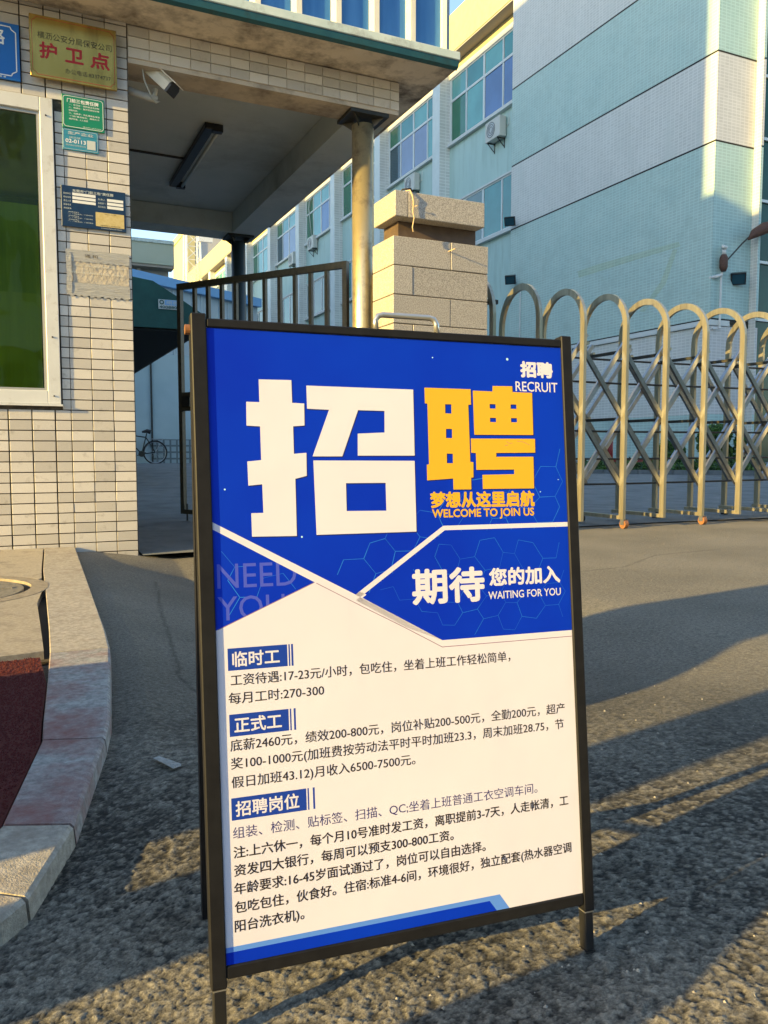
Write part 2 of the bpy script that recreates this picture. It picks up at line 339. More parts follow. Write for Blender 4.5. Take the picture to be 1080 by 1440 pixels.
def relief(x, y):
    d = np.hypot(x, y)
    h = np.zeros(x.shape)
    ax_, ay_ = x+.0013*np.sin(y*730+x*310), y+.0013*np.sin(x*690-y*270)
    dd = np.hypot(x, y)
    for cell, amp0, sd, r0_, r1_ in ((.0092, .0021, 1, 1.5, 2.9), (.0056, .0013, 2, 1.0, 1.9), (.0145, .0011, 3, 2.4, 5.4)):
        amp = amp0*smooth((r1_-dd)/(r1_-r0_))
        f1, f2, idn = worley(ax_, ay_, cell, jit=1.0, seed=sd)
        edge = np.clip((f2-f1)/(cell*.30), 0, 1)**.7
        gap = (idn > .22)                                   # some stones have broken out
        tilt = 1+.55*np.sin(idn*40)*(f1/cell)
        h += amp*edge*gap*(.25+.75*((idn*7.3) % 1))*tilt
    h += .0006*np.sin(x*9+np.sin(y*7)*1.3)*np.sin(y*8+np.sin(x*6))
    return h-.0020
def polar_sheet(name, m, r0, r1, ratio, a0, a1, da, zf, parent=None):
    nr = int(math.log(r1/r0)/math.log(ratio)); rs = r0*ratio**np.arange(nr+1); An = np.radians(np.arange(a0, a1+da*.5, da))
    rr, aa = np.meshgrid(rs, An, indexing='ij'); x = rr*np.sin(aa); y = rr*np.cos(aa); z = zf(x, y)
    V = np.stack([x, y, z], -1).reshape(-1, 3); nA = len(An)
    i, j = np.meshgrid(np.arange(nr), np.arange(nA-1), indexing='ij'); b0 = (i*nA+j).ravel()
    F = np.stack([b0, b0+nA, b0+nA+1, b0+1], -1)
    me = bpy.data.meshes.new(name); me.vertices.add(len(V)); me.vertices.foreach_set('co', V.ravel())
    me.loops.add(F.size); me.loops.foreach_set('vertex_index', F.ravel().astype(np.int32))
    me.polygons.add(len(F)); me.polygons.foreach_set('loop_start', np.arange(0, F.size, 4, dtype=np.int32))
    me.polygons.foreach_set('loop_total', np.full(len(F), 4, dtype=np.int32))
    me.polygons.foreach_set('use_smooth', np.ones(len(F), dtype=bool))
    me.update(calc_edges=True); me.validate(); me.materials.append(m)
    at = me.attributes.new('stone', 'FLOAT', 'POINT'); at.data.foreach_set('value', (lambda k, q: k*q+(1-k)*.66-(np.clip(crack(x, y)*60, 0, .22)))(smooth((2.7-np.hypot(x, y))/1.5), np.clip((relief(x, y)+.0020)/.0033, 0, 1)).ravel().astype(np.float32))
    o = bpy.data.objects.new(name, me); COL.objects.link(o); return o
def base_z(x, y):
    z = ground_z(x, y)
    fade = smooth((5.4-np.hypot(x, y))/1.5)
    return z+relief(x, y)*fade
near = polar_sheet('asphalt_forecourt', M['asphalt'], .45, 7.8, 1.0030, -14, 76, .18, base_z)
tag(near, kind='structure')
# far ground: one large sheet with a hole where the near forecourt lies
mb = MB(); rings = [7.8*1.25**k for k in range(20)]
for an in range(0, 360, 2): pass
def far_ground():
    V = []; F = []
    As = [R(a) for a in range(-180, 180, 4)]
    # radii: inner circle .45 outside the near sector, 7.8 within it
    rl = [.02, .45, 1, 2, 4, 7.8]+[7.8*1.22**k for k in range(1, 22)]
    n = len(As)
    for r in rl:
        for a in As:
            x, y = r*math.sin(a), r*math.cos(a)
            inside = R(-14) < a < R(76) and .44 < r < 7.5
            z = float(yard_z(np.array(x), np.array(y))) - (.2 if inside or r <= .45 else .0)
            if r < 7.5 and not inside: z -= .012
            V.append((x, y, z-(0 if r > 7.5 else 0)))
    for i in range(len(rl)-1):
        for j in range(n):
            F.append((i*n+j, (i+1)*n+j, (i+1)*n+(j+1) % n, i*n+(j+1) % n))
    m_ = MB(); m_.add(V, F); return m_
g = far_ground().obj('ground', M['asphalt_far'], smooth=True); fixnormals(g); tag(g, kind='structure')
# concrete strip beneath the sliding gate and the yard behind it
def sheet(name, m, x0, x1, y0, y1, n, dz, edge=None):
    xs = np.linspace(x0, x1, n); ys = np.linspace(y0, y1, n); V = []; F = []
    for i, yy in enumerate(ys):
        for j, xx in enumerate(xs):
            y_ = yy
            if i == 0 and edge: y_ = edge(xx)
            V.append((xx, y_, float(ground_z(np.array(xx), np.array(y_)))+dz))
    for i in range(n-1):
        for j in range(n-1): F.append((i*n+j, i*n+j+1, (i+1)*n+j+1, (i+1)*n+j))
    m_ = MB(); m_.add(V, F); o = m_.obj(name, m, smooth=True); return tag(o, kind='structure')
sheet('yard_concrete', M['concrete'], .76, 60, 5.2, 60, 70, .010, lambda x: 5.24+.03*math.sin(x*9)+.02*math.sin(x*23))

# pavement, kerb, red rubber surface, manhole
KZ = .035
outer = [(.36, 5.275), (.315, 3.997), (.291, 3.309), (.273, 2.748), (.26, 2.50), (.233, 2.248), (.185, 1.822), (.163, 1.701), (.076, 1.319), (.005, 1.12), (-.027, 1.081), (-.5, .80), (-1.2, .62)]
inner = [(.186, 5.275), (.142, 4.305), (.128, 3.674), (.107, 2.884), (.093, 2.50), (.075, 2.2), (.052, 1.86), (.046, 1.74), (-.026, 1.361), (-.10, 1.20), (-.20, 1.12), (-.6, .95), (-1.25, .78)]
pav = thing('kerb', None, None, (0, 0, 0), kind='structure')
def kerbstone(i0, i1, m, gap=.007):
    o_ = [Vector((x, y, KZ)) for x, y in outer[i0:i1+1]]; n_ = [Vector((x, y, KZ)) for x, y in inner[i0:i1+1]]
    def shrink(L):
        L = [p.copy() for p in L]
        L[0] += (L[1]-L[0]).normalized()*gap*.5; L[-1] += (L[-2]-L[-1]).normalized()*gap*.5; return L
    o_, n_ = shrink(o_), shrink(n_)
    V = []; F = []; k = len(o_)
    for a, b in zip(o_, n_):
        d = (a-b).normalized()
        jit = .0015
        V += [b+Vector((0, 0, -.10)), b+Vector((0, 0, -.003)), b+d*.003, a-d*.006+Vector((0, 0, random.uniform(-.001, .0004))), a+Vector((0, 0, -.006)), a+d*.014+Vector((0, 0, -.14))]
    for i in range(k-1):
        for j in range(5): F.append((i*6+j, i*6+j+1, (i+1)*6+j+1, (i+1)*6+j))
    F += [tuple(range(6))[::-1], tuple((k-1)*6+j for j in range(6))]
    m_ = MB(); m_.add(V, F); o = m_.obj('kerb_stone', m, pav); fixnormals(o); return o
kerbstone(0, 4, M['kerb']); kerbstone(4, 7, M['kerb_red']); kerbstone(7, 8, M['kerb_red']); kerbstone(8, 9, M['kerb']); kerbstone(9, 11, M['kerb']); kerbstone(11, 12, M['kerb'])
pv = thing('pavement', None, None, (0, 0, 0), kind='structure')
bed = MB()
bed.prism([(.20, 5.28, -.14), (.14, 3.6, -.14), (.10, 2.5, -.14), (-3, 2.5, -.14), (-3, 5.28, -.14)], (0, 0, .15))
tag(bed.obj('bedding', M['soil'], pv))
def slab(pts, m=None, th=.03, z=KZ):
    m_ = MB(); m_.prism([(x, y, z-th) for x, y in pts], (0, 0, th)); o = m_.obj('paving_slab', m or M['pave'], pv); fixnormals(o); return o
cx, cy, rr_ = -.289, 3.80, .44
def arc(a0, a1, r, n=14): return [(cx+r*math.cos(R(a0+(a1-a0)*i/n)), cy+r*math.sin(R(a0+(a1-a0)*i/n))) for i in range(n+1)]
slab([(.178, 5.27), (.134, 4.30), (.125, 4.02)]+arc(25, 90, rr_)+[(-.289, 5.27)])
slab([(-.293, 5.27)]+arc(90, 155, rr_)+[(-1.2, 4.1), (-1.2, 5.27)])
slab([(.112, 3.62), (.085, 3.35), (.082, 2.90), (.078, 2.53), (-.289, 2.48)]+arc(270, 340, rr_)[:])
slab([(-.293, 2.48), (-1.2, 2.40), (-1.2, 3.6)]+arc(205, 270, rr_)[:])
slab([(-1.205, 2.40), (-1.205, 5.27), (-2.4, 5.27), (-2.4, 2.2)])
mh = thing('manhole_cover', 'round iron manhole cover set in the pavement slabs beside the kerb', 'manhole cover', (cx, cy, KZ))
def ring(name, r0, r1, z0, z1, m, parent, n=64, tilt=0):
    V = []; F = []
    for k in range(n):
        a = 2*math.pi*k/n; c_, s_ = math.cos(a), math.sin(a); j = .0015*math.sin(9*a)+.001*math.sin(23*a)
        V += [(cx+(r0+j)*c_, cy+(r0+j)*s_, z0), (cx+(r0+j)*c_, cy+(r0+j)*s_, z1), (cx+(r1+j)*c_, cy+(r1+j)*s_, z1), (cx+(r1+j)*c_, cy+(r1+j)*s_, z0)]
    for k in range(n):
        q = ((k+1) % n)*4
        for j in range(4): F.append((k*4+j, k*4+(j+1) % 4, q+(j+1) % 4, q+j))
    m_ = MB(); m_.add(V, F); o = m_.obj(name, m, parent); fixnormals(o); return o
ring('frame_ring', .365, .435, -.05, KZ+.001, M['iron_l'], mh)
ring('groove', .335, .366, -.05, KZ-.018, M['darkgap'], mh)
lid = MB(); lid.prism([(cx+.335*math.cos(2*math.pi*k/48), cy+.335*math.sin(2*math.pi*k/48), -.04) for k in range(48)], (0, 0, .04+KZ-.004))
for k in range(5):
    for q in range(3 if k % 2 else 4):
        a = 2*math.pi*(q+.5*k)/(3 if k % 2 else 4); r_ = .05+.055*k
        lid.box(cx+r_*math.cos(a)-.018, cx+r_*math.cos(a)+.018, cy+r_*math.sin(a)-.018, cy+r_*math.sin(a)+.018, KZ-.004, KZ+.001)
lid.obj('lid', M['iron'], mh)
rs = MB()
pts = [(.066, 2.49), (.072, 2.2), (.048, 1.86), (.042, 1.745), (-.030, 1.365), (-.105, 1.205), (-.205, 1.125), (-.6, .955), (-1.2, .80), (-2.4, .8), (-2.4, 2.2), (-1.2, 2.38), (-.29, 2.46)]
def in_poly(x, y, P):
    c_ = False
    for i in range(len(P)):
        (x1, y1), (x2, y2) = P[i], P[i-1]
        if (y1 > y) != (y2 > y) and x < (x2-x1)*(y-y1)/(y2-y1)+x1: c_ = not c_
    return c_
rs.prism([(x, y, -.10) for x, y in pts], (0, 0, .10+KZ-.008)); rd = rs.obj('red_rubber_surface', M['redrubber']); fixnormals(rd); tag(rd, kind='structure')
# rubber crumb standing on it, too many to count
cr = MB()
while len(cr.v) < 42000:
    x = random.uniform(-.16, .08); y = random.uniform(1.15, 2.5)
    if not in_poly(x+.004, y, pts) or not in_poly(x-.004, y-.004, pts): continue
    s_ = random.uniform(.0018, .0040); z = KZ-.009; a = random.uniform(0, 3)
    c_, q = math.cos(a)*s_, math.sin(a)*s_
    cr.add([(x+c_, y+q, z), (x-q, y+c_, z), (x-c_, y-q, z), (x+q, y-c_, z), (x+random.uniform(-.001, .001), y, z+s_*1.3)], [(0, 1, 4), (1, 2, 4), (2, 3, 4), (3, 0, 4)])
tag(cr.obj('rubber_crumb', M['redrubber']), 'loose dark red rubber crumb texture covering the red surface behind the kerb', 'rubber crumb', kind='stuff')

# grit lying loose on the asphalt, too small and many to count
M['grit'] = mat('grit', (.20, .18, .15), (.42, .38, .31), 60, .7)
gr_ = MB()
for _ in range(900):
    an = R(random.uniform(-3, 60)); r_ = .7+5.0*random.random()**1.4; x = r_*math.sin(an); y = r_*math.cos(an)
    if x < .36+.0*y or y > 5.1: continue
    q = random.uniform(.0012, .0040); zz = float(base_z(np.array([x]), np.array([y]))[0])
    a = random.uniform(0, 3); c_, d_ = math.cos(a)*q, math.sin(a)*q
    gr_.add([(x+c_, y+d_, zz), (x-d_, y+c_*.8, zz), (x-c_*.9, y-d_, zz), (x+d_, y-c_, zz), (x, y, zz+q*.8)], [(0, 1, 4), (1, 2, 4), (2, 3, 4), (3, 0, 4), (3, 2, 1, 0)])
tag(gr_.obj('loose_grit', M['grit']), 'scattered pale loose grit lying on the asphalt around the board', 'grit', kind='stuff')
# small litter on the asphalt
mb = MB()
mb.add([(.245, 1.622, .006), (.258, 1.628, .006), (.291, 1.568, .006), (.288, 1.556, .006), (.272, 1.549, .006), (.262, 1.575, .007)], [(5, 4, 3, 2, 1, 0)])
M['scrap'] = mat('dirty_tape', (.26, .27, .26), (.40, .41, .40), 90, .5, bump=.8, bscale=150)
tp = mb.obj('tape_scrap', M['scrap']); tag(tp, 'small pale scrap of tape stuck to the asphalt between kerb and board', 'litter')

# ================================================================== GATEHOUSE
YF = 5.28
gh = thing('gatehouse', 'grey tiled gatehouse with a green glass window and a flat roof reaching over the entrance', 'gatehouse', (0, YF, 0))
G = YF+.006
B('wall', M['grout'], gh, (.31, .739, G, 8.6, -.14, 3.215), (-2.6, .31, G, G+.24, -.14, .893), (-2.6, .31, G, G+.24, 2.70, 3.215), (-2.6, -1.7, G, G+.24, .893, 2.70), (-2.6, .31, 8.4, 8.6, -.14, 3.215))
B('floor', M['ceil'], gh, (-2.6, .31, G+.24, 8.4, -.1, .02)); B('room_ceiling', M['ceil'], gh, (-2.6, .31, G+.24, 8.4, 2.75, 2.95))
# tiles
tw, th_ = .1195, .0568
tm = MB(); tm.box(0, tw, -.0055, .004, 0, th_, ch=.0012); tm.v = [(a, b+YF+.002, c) for a, b, c in tm.v]
t0 = tm.obj('tile', M['tile'], gh, origin=(0, YF+.002, 0)); tme = t0.data; first = [True]; ntile = [0]
def tile(x, z, sx=1.0, sz=1.0):
    o = t0 if first[0] else t0.copy()
    if not first[0]: COL.objects.link(o)
    first[0] = False; ntile[0] += 1
    o.location = (x, .002+random.uniform(-.0009, .0009), z); o.scale = (sx, 1, sz)
    o.rotation_euler = (random.uniform(-.006, .006), random.uniform(-.004, .004), random.uniform(-.006, .006))
hidden = [(.205, .66, 2.80, 3.13), (.362, .585, 2.56, 2.72), (.36, .55, 2.43, 2.53), (.345, .70, 1.98, 2.19), (.03, .13, 2.77, 3.05), (.36, .715, 1.58, 1.82)]
def covered(x0, x1, z0, z1): return any(x0 >= a-.002 and x1 <= b+.002 and z0 >= c-.002 and z1 <= d+.002 for a, b, c, d in hidden)
zr = [.0585+.0628*i for i in range(-3, 51)]
for z in zr:
    for x in (.3625, .4865, .6110):
        if not covered(x, x+tw, z, z+th_): tile(x, z, (.1235/tw) if x > .6 else 1)
    if z+th_ < .90 and z > -.01:
        for x in (-.115, .0145, .1435): tile(x, z, 1.02)
        tile(.2735, z, .70)
    elif z <= .90 and z > .80: tile(.3145, z, .37)
    elif .90 <= z and z+th_ < 2.68: tile(.3145, z, .37)
    elif z > 2.69:
        for x in (-.110, .0145, .1435): 
            if not covered(x, x+tw, z, z+th_): tile(x, z, 1.02)
        tile(.2735, z, .70)
for k in range(15):
    for r_ in range(3):
        x = .744+.1265*k
        tile(x, 3.022+.0640*r_, (min(.1235, 2.583-x))/tw, 1.03)
# window
win = B('window_frame', M['alu'], gh, (.232, .305, 5.262, 5.31, .905, 2.69), (-1.66, -1.58, 5.262, 5.31, .905, 2.69), (-1.58, .232, 5.262, 5.31, 2.61, 2.69), (-1.58, .232, 5.262, 5.31, .905, .985), (-.70, -.64, 5.268, 5.31, .985, 2.61), ch=.003)
B('sill', M['alu'], win, (-1.7, .312, 5.250, 5.31, .893, .9045))
B('inner_frame', M['alu_g'], win, (.215, .2315, 5.275, 5.30, .985, 2.61), (-.64, .2155, 5.275, 5.30, .985, 1.0), (-.64, .2155, 5.275, 5.30, 2.592, 2.61))
mb = MB(); mb.box(.262, .270, 5.257, 5.263, 2.585, 2.593); mb.box(.262, .270, 5.257, 5.263, 1.30, 1.308); mb.box(.262, .270, 5.257, 5.263, .95, .958); mb.obj('screw', M['plasticblack'], win)
gm = bpy.data.materials.new('green_window_glass'); gm.use_nodes = True; n = gm.node_tree.nodes; l = gm.node_tree.links; n.clear()
tr = n.new('ShaderNodeBsdfTransparent'); tr.inputs[0].default_value = (.82, .90, .40, 1); gl = n.new('ShaderNodeBsdfGlossy'); gl.inputs['Roughness'].default_value = .03
fr = n.new('ShaderNodeFresnel'); fr.inputs[0].default_value = 1.65; nz = n.new('ShaderNodeTexNoise'); nz.inputs['Scale'].default_value = 3; bpn = n.new('ShaderNodeBump'); bpn.inputs['Strength'].default_value = .12; bpn.inputs['Distance'].default_value = .1; l.new(nz.outputs['Fac'], bpn.inputs['Height']); l.new(bpn.outputs[0], gl.inputs['Normal']); mx = n.new('ShaderNodeMixShader'); ou = n.new('ShaderNodeOutputMaterial')
l.new(fr.outputs[0], mx.inputs[0]); l.new(tr.outputs[0], mx.inputs[1]); l.new(gl.outputs[0], mx.inputs[2]); l.new(mx.outputs[0], ou.inputs[0])
B('pane', gm, win, (-.64, .215, 5.286, 5.291, 1.0, 2.592)); B('pane', gm, win, (-1.58, -.70, 5.286, 5.291, 1.0, 2.592))
M['curt'] = mat('window_film', (.46, .50, .04), (.56, .60, .06), 3, .8, stretch=(8, 1, .5)); M['curt2'] = mat('window_blind', (.38, .46, .04), (.46, .54, .06), 5, .8, stretch=(10, 1, .4))
B('blind', M['curt2'], win, (-1.55, .208, 5.316, 5.319, 1.0, 2.08)); B('counter_board', M['curt'], win, (-1.55, .208, 5.306, 5.309, 1.0, 1.56))
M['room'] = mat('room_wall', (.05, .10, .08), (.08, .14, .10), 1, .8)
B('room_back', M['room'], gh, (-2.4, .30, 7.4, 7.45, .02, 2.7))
# canopy
can = B('canopy_ceiling', M['ceil'], gh, (.742, 2.56, 5.50, 9.0, 3.205, 3.30))
B('front_beam', M['render'], can, (.742, 2.583, G, 5.53, 2.992, 3.213)); B('side_beam', M['ceil'], can, (2.29, 2.585, 5.533, 9.10, 2.992, 3.2))
B('rear_beam', M['ceil'], can, (.742, 2.288, 8.78, 9.10, 2.992, 3.2))
M['render_s'] = mat('stained_soffit', (.70, .62, .52), (.76, .68, .58), 5, .85, bump=.3, bscale=30, dirt=((.16, .13, .11), 3.2, .8))
B('roof_slab', M['render_s'], can, (-3.0, 2.78, 4.955, 5.52, 3.216, 3.29), (2.5, 2.78, 5.52, 9.25, 3.216, 3.29), (-3.0, 2.5, 5.52, 9.25, 3.302, 3.36))
mb = MB()
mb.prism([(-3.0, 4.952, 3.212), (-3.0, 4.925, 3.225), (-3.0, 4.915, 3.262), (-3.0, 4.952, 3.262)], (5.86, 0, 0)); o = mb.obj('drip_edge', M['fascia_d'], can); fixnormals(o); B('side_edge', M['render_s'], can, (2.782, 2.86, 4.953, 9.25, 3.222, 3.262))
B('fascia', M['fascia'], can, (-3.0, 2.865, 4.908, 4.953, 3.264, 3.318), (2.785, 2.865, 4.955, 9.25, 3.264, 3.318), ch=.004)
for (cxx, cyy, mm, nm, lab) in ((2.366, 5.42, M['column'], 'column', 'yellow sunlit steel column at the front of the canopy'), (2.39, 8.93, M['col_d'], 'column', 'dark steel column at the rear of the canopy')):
    mb = MB(); mb.tube([(cxx, cyy, -.02), (cxx, cyy, 2.93)], .078, 28); c_ = mb.obj(nm, mm, gh, smooth=False); c_['label'] = lab
    for p in c_.data.polygons: p.use_smooth = len(p.vertices) == 4
    B('cap_plate', M['blackiron'], c_, (cxx-.145, cxx+.145, cyy-.13, cyy+.13, 2.966, 2.990))
    mb = MB()
    for a in range(4):
        dx, dy = math.cos(a*math.pi/2+.785), math.sin(a*math.pi/2+.785)
        mb.prism([(cxx+dx*.07-dy*.004, cyy+dy*.07+dx*.004, 2.965), (cxx+dx*.16-dy*.004, cyy+dy*.16+dx*.004, 2.965), (cxx+dx*.07-dy*.004, cyy+dy*.07+dx*.004, 2.90)], (dy*.008, -dx*.008, 0))
    o = mb.obj('gusset', M['blackiron'], c_); fixnormals(o)
# rooftop parapet of blue sheets and cream posts
fp = thing('rooftop_screen', 'blue sheet screen with cream ribs standing on the front edge of the canopy roof', 'rooftop screen', (1.2, 5.0, 3.32))
YS = 5.03
for k in range(-3, 6):
    x0 = 1.1895+.268*k; wide = .045
    x1 = x0+.268
    B('sheet', M['blue_sheet'], fp, (x0+wide, x1-.022, YS, YS+.01, 3.319, 4.6))
for k in range(-3, 7):
    x0 = 1.1895+.268*k
    mb = MB(); a = [(x0-.020, YS+.006, 3.3195), (x0-.020, YS-.012, 3.3195), (x0+.006, YS-.030, 3.3195), (x0+.042, YS-.030, 3.3195), (x0+.046, YS+.006, 3.3195)]
    if k == 6: a = [(x0-.020, YS+.05, 3.3195), (x0-.020, YS-.03, 3.3195), (x0+.006, YS-.04, 3.3195), (x0+.012, YS+.05, 3.3195)]
    mb.prism(a, (0, 0, 1.29)); o = mb.obj('rib', M['cream'], fp); fixnormals(o)
B('back_wall', M['shed'], fp, (.2, 3.0, 5.30, 5.34, 3.3605, 4.6))
# fluorescent lamp on the ceiling
fl = thing('fluorescent_lamp', 'dark unlit strip lamp fixed under the grey canopy ceiling', 'lamp', (1.52, 7.2, 3.2))
B('housing', M['plasticblack'], fl, (1.487, 1.563, 6.50, 8.05, 3.155, 3.204), ch=.006)
mb = MB(); mb.tube([(1.600, 6.56, 3.16), (1.600, 8.0, 3.16)], .014, 10); mb.obj('tube', M['ceil'], fl, smooth=True)
B('lamp_holder', M['plasticblack'], fl, (1.55, 1.63, 6.50, 6.56, 3.145, 3.2), (1.55, 1.63, 8.0, 8.05, 3.145, 3.2))
mb = MB(); mb.tube([(.75, 7.34, 3.197), (1.49, 7.36, 3.197)], .011, 6); tag(mb.obj('ceiling_conduit', M['plasticblack']), 'thin black conduit running across the canopy ceiling to the strip lamp', 'conduit')
# security camera
sc = thing('security_camera', 'cream bullet security camera on a white arm beside the tiled pillar', 'security camera', (.78, 5.45, 2.87))
ax = Vector((.135, -.10, -.155)).normalized(); c0 = Vector((.850, 5.43, 3.075)); c1 = c0+ax*.27
side = ax.cross(Vector((0, 0, 1))).normalized(); upv = side.cross(ax).normalized()
def obox(mb, a, b, wv, w_, hv, h_):
    V = []
    for p in (a, b):
        for su, sv in ((-1, -1), (1, -1), (1, 1), (-1, 1)): V.append(p+wv*su*w_/2+hv*sv*h_/2)
    mb.add(V, [(3, 2, 1, 0), (4, 5, 6, 7), (0, 1, 5, 4), (1, 2, 6, 5), (2, 3, 7, 6), (3, 0, 4, 7)]); return mb
mb = MB(); 
P_ = [(-.05, -.035), (-.05, .018), (-.032, .038), (.032, .038), (.05, .018), (.05, -.035)]
mb.prism([c0+side*a+upv*b for a, b in P_], (c1-c0)); o = mb.obj('camera_body', M['camwhite'], sc); fixnormals(o)
mb = MB(); mb.prism([c1-ax*.004+side*a*1.06+upv*(b*1.04) for a, b in P_], ax*.018); o = mb.obj('lens_cover', M['plasticblack'], sc); fixnormals(o)
mb = MB(); obox(mb, c0-ax*.02+upv*.043, c1+ax*.03+upv*.043, side, .112, upv, .006); mb.obj('sun_shield', M['camwhite'], sc)
mb = MB(); mb.tube([(.742, 5.45, 2.90), (.80, 5.45, 2.886), (.90, 5.44, 2.868), (.94, 5.44, 2.862)], .024, 12); mb.obj('arm', M['alu'], sc, smooth=True)
mb = MB(); mb.tube([(.92, 5.44, 2.87), (.93, 5.44, 2.93)], .016, 10); mb.obj('pivot', M['camwhite'], sc, smooth=True)
mb = MB(); mb.tube([(.86, 5.36, 3.05), (.835, 5.34, 3.0), (.845, 5.34, 2.93), (.90, 5.41, 2.86), (.925, 5.41, 2.835), (.95, 5.42, 2.85)], .005, 6); mb.obj('wire', M['palegrey'], sc, smooth=True)

# ---------------- signs on the gatehouse wall
def wall_plane(y): return lambda a, b: (a, y, b)
def flip(fm): return fm
def wall_letter(parent, y, items, name='lettering'):
    for (s_, x0, x1, zc, h, m, bold, skew) in items:
        mb = MB(); letter(mb, s_, x0, x1, -zc, h, lambda a, b: (a, y, -b+skew*(a-x0)), bold=bold)
        if mb.v: mb.obj(name, m, parent)
def frame_lines(parent, y, x0, x1, z0, z1, t, m, r=.02, notch=False, name='border'):
    mb = MB()
    if notch:
        path = [(x0+r, z0), (x1-r, z0)]+[(x1-r*math.cos(a), z0+r*math.sin(a)) for a in (1.2, .8, .4)][::1]+[(x1, z0+r), (x1, z1-r)]+[(x1-r, z1-.0)]
        path = [(x0+r, z0), (x1-r, z0), (x1-r*.8, z0+r*.5), (x1, z0+r), (x1, z1-r), (x1-r*.8, z1-r*.5), (x1-r, z1), (x0+r, z1), (x0+r*.8, z1-r*.5), (x0, z1-r), (x0, z0+r), (x0+r*.8, z0+r*.5), (x0+r, z0)]
    else:
        path = [(x0+r, z0), (x1-r, z0), (x1-r*.3, z0+r*.3), (x1, z0+r), (x1, z1-r), (x1-r*.3, z1-r*.3), (x1-r, z1), (x0+r, z1), (x0+r*.3, z1-r*.3), (x0, z1-r), (x0, z0+r), (x0+r*.3, z0+r*.3), (x0+r, z0)]
    for a, b in zip(path[:-1], path[1:]):
        dx, dz = b[0]-a[0], b[1]-a[1]; L = math.hypot(dx, dz) or 1; nx, nz = -dz/L*t/2, dx/L*t/2
        mb.quad((a[0]+nx, y, a[1]+nz), (a[0]-nx, y, a[1]-nz), (b[0]-nx, y, b[1]-nz), (b[0]+nx, y, b[1]+nz))
    mb.obj(name, m, parent)
pq = thing('brass_plaque', 'large brass plaque with red characters above the green sign', 'plaque', (.43, 5.24, 2.78))
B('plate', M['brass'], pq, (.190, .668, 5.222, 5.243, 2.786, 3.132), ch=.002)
B('mount', M['darkgap'], pq, (.25, .62, 5.244, 5.272, 2.80, 3.11))
y_ = 5.2212
frame_lines(pq, y_, .203, .655, 2.800, 3.118, .0022, M['redprint'], r=.022, notch=True)
wall_letter(pq, y_, [('横沥公安分局保安公司', .232, .640, 3.022, .040, M['engrave'], .0, 0), ('护', .243, .333, 2.940, .088, M['redprint'], .03, 0), ('卫', .382, .478, 2.938, .078, M['redprint'], .03, 0),
                     ('点', .520, .625, 2.938, .088, M['redprint'], .03, 0), ('办公电话:83374737', .378, .632, 2.846, .028, M['engrave'], .0, 0)])
bp_ = thing('blue_plate', 'blue enamel street plate with white rim cut off by the left edge', 'plate', (.05, 5.26, 2.75))
B('plate', M['signblue'], bp_, (-.36, .137, 5.255, 5.268, 2.752, 3.066), ch=.002)
frame_lines(bp_, 5.2540, -.34, .118, 2.775, 3.045, .006, M['white'], r=.028, notch=True)
wall_letter(bp_, 5.2540, [('路', -.02, .060, 2.985, .085, M['white'], .02, 0), ('工业', -.2, -.04, 2.985, .085, M['white'], .02, 0)])
wall_letter(bp_, 5.2538, [('.............', -.2, .06, 2.764, .006, M['palegrey'], .02, 0)])
gs = thing('green_notice_plate', 'small green plate with white writing directly under the brass plaque', 'plate', (.47, 5.2695, 2.54))
B('plate', M['signgreen'], gs, (.357, .594, 5.2665, 5.2745, 2.541, 2.733), ch=.001)
frame_lines(gs, 5.2657, .364, .587, 2.549, 2.725, .003, M['white'], r=.014)
it = [('门前三包责任牌', .386, .562, 2.700, .022, M['white'], .03, 0)]
for k, (a, b, s_) in enumerate(((.394, .566, '一、包卫生：保持清洁无杂物'), (.394, .566, '二、包绿化：爱护花草树木等'), (.394, .445, '设施完好。'), (.394, .568, '三、包秩序：无乱摆卖乱堆放'), (.398, .566, '“门前”整洁有序，美观大方'), (.394, .50, '维护环境、人人有责'))):
    it.append((s_, a, b, 2.677-.0165*k, .0095, M['white'], .012, 0))
it.append(('横沥镇人民政府宣', .47, .575, 2.558, .006, M['white'], .0, 0))
wall_letter(gs, 5.2657, it)
ts = thing('teal_number_plate', 'small teal number plate reading 02-0113 below the green plate', 'plate', (.45, 5.2695, 2.41))
B('plate', M['signteal'], ts, (.355, .557, 5.2685, 5.2755, 2.414, 2.537), ch=.001)
frame_lines(ts, 5.2677, .361, .551, 2.421, 2.531, .002, M['palegrey'], r=.008)
B('band', M['signteal'], ts, (.362, .550, 5.2673, 5.2677, 2.500, 2.5015))
wall_letter(ts, 5.2677, [('生产企业', .386, .528, 2.514, .018, M['palegrey'], .03, 0), ('横沥镇', .392, .455, 2.488, .012, M['palegrey'], .0, 0), ('02-0113', .372, .485, 2.467, .021, M['white'], .03, 0), ('横沥镇应急管理分局', .372, .485, 2.443, .010, M['palegrey'], .0, 0)])
B('pale_patch', M['palegrey'], ts, (.492, .540, 5.2669, 5.2677, 2.431, 2.483))
ns = thing('navy_notice_board', 'navy blue notice plate with white fields and a gold panel on the pillar', 'notice board', (.52, 5.2695, 1.97))
B('plate', M['signnavy'], ns, (.338, .706, 5.2635, 5.2745, 1.966, 2.204), ch=.001)
it = [('东莞市“门前三包”责任牌', .402, .635, 2.178, .017, M['palegrey'], .02, 0)]
for k, s_ in enumerate(('责任单位', '责任地段', '责任人员', '监督电话', '责任要求')): it.append((s_, .350, .392, 2.158-.0215*k, .011, M['palegrey'], 0, 0))
for k, s_ in enumerate(('负责人', '监督部门', '投诉电话')): it.append((s_, .545, .588, 2.145-.0215*k, .011, M['palegrey'], 0, 0))
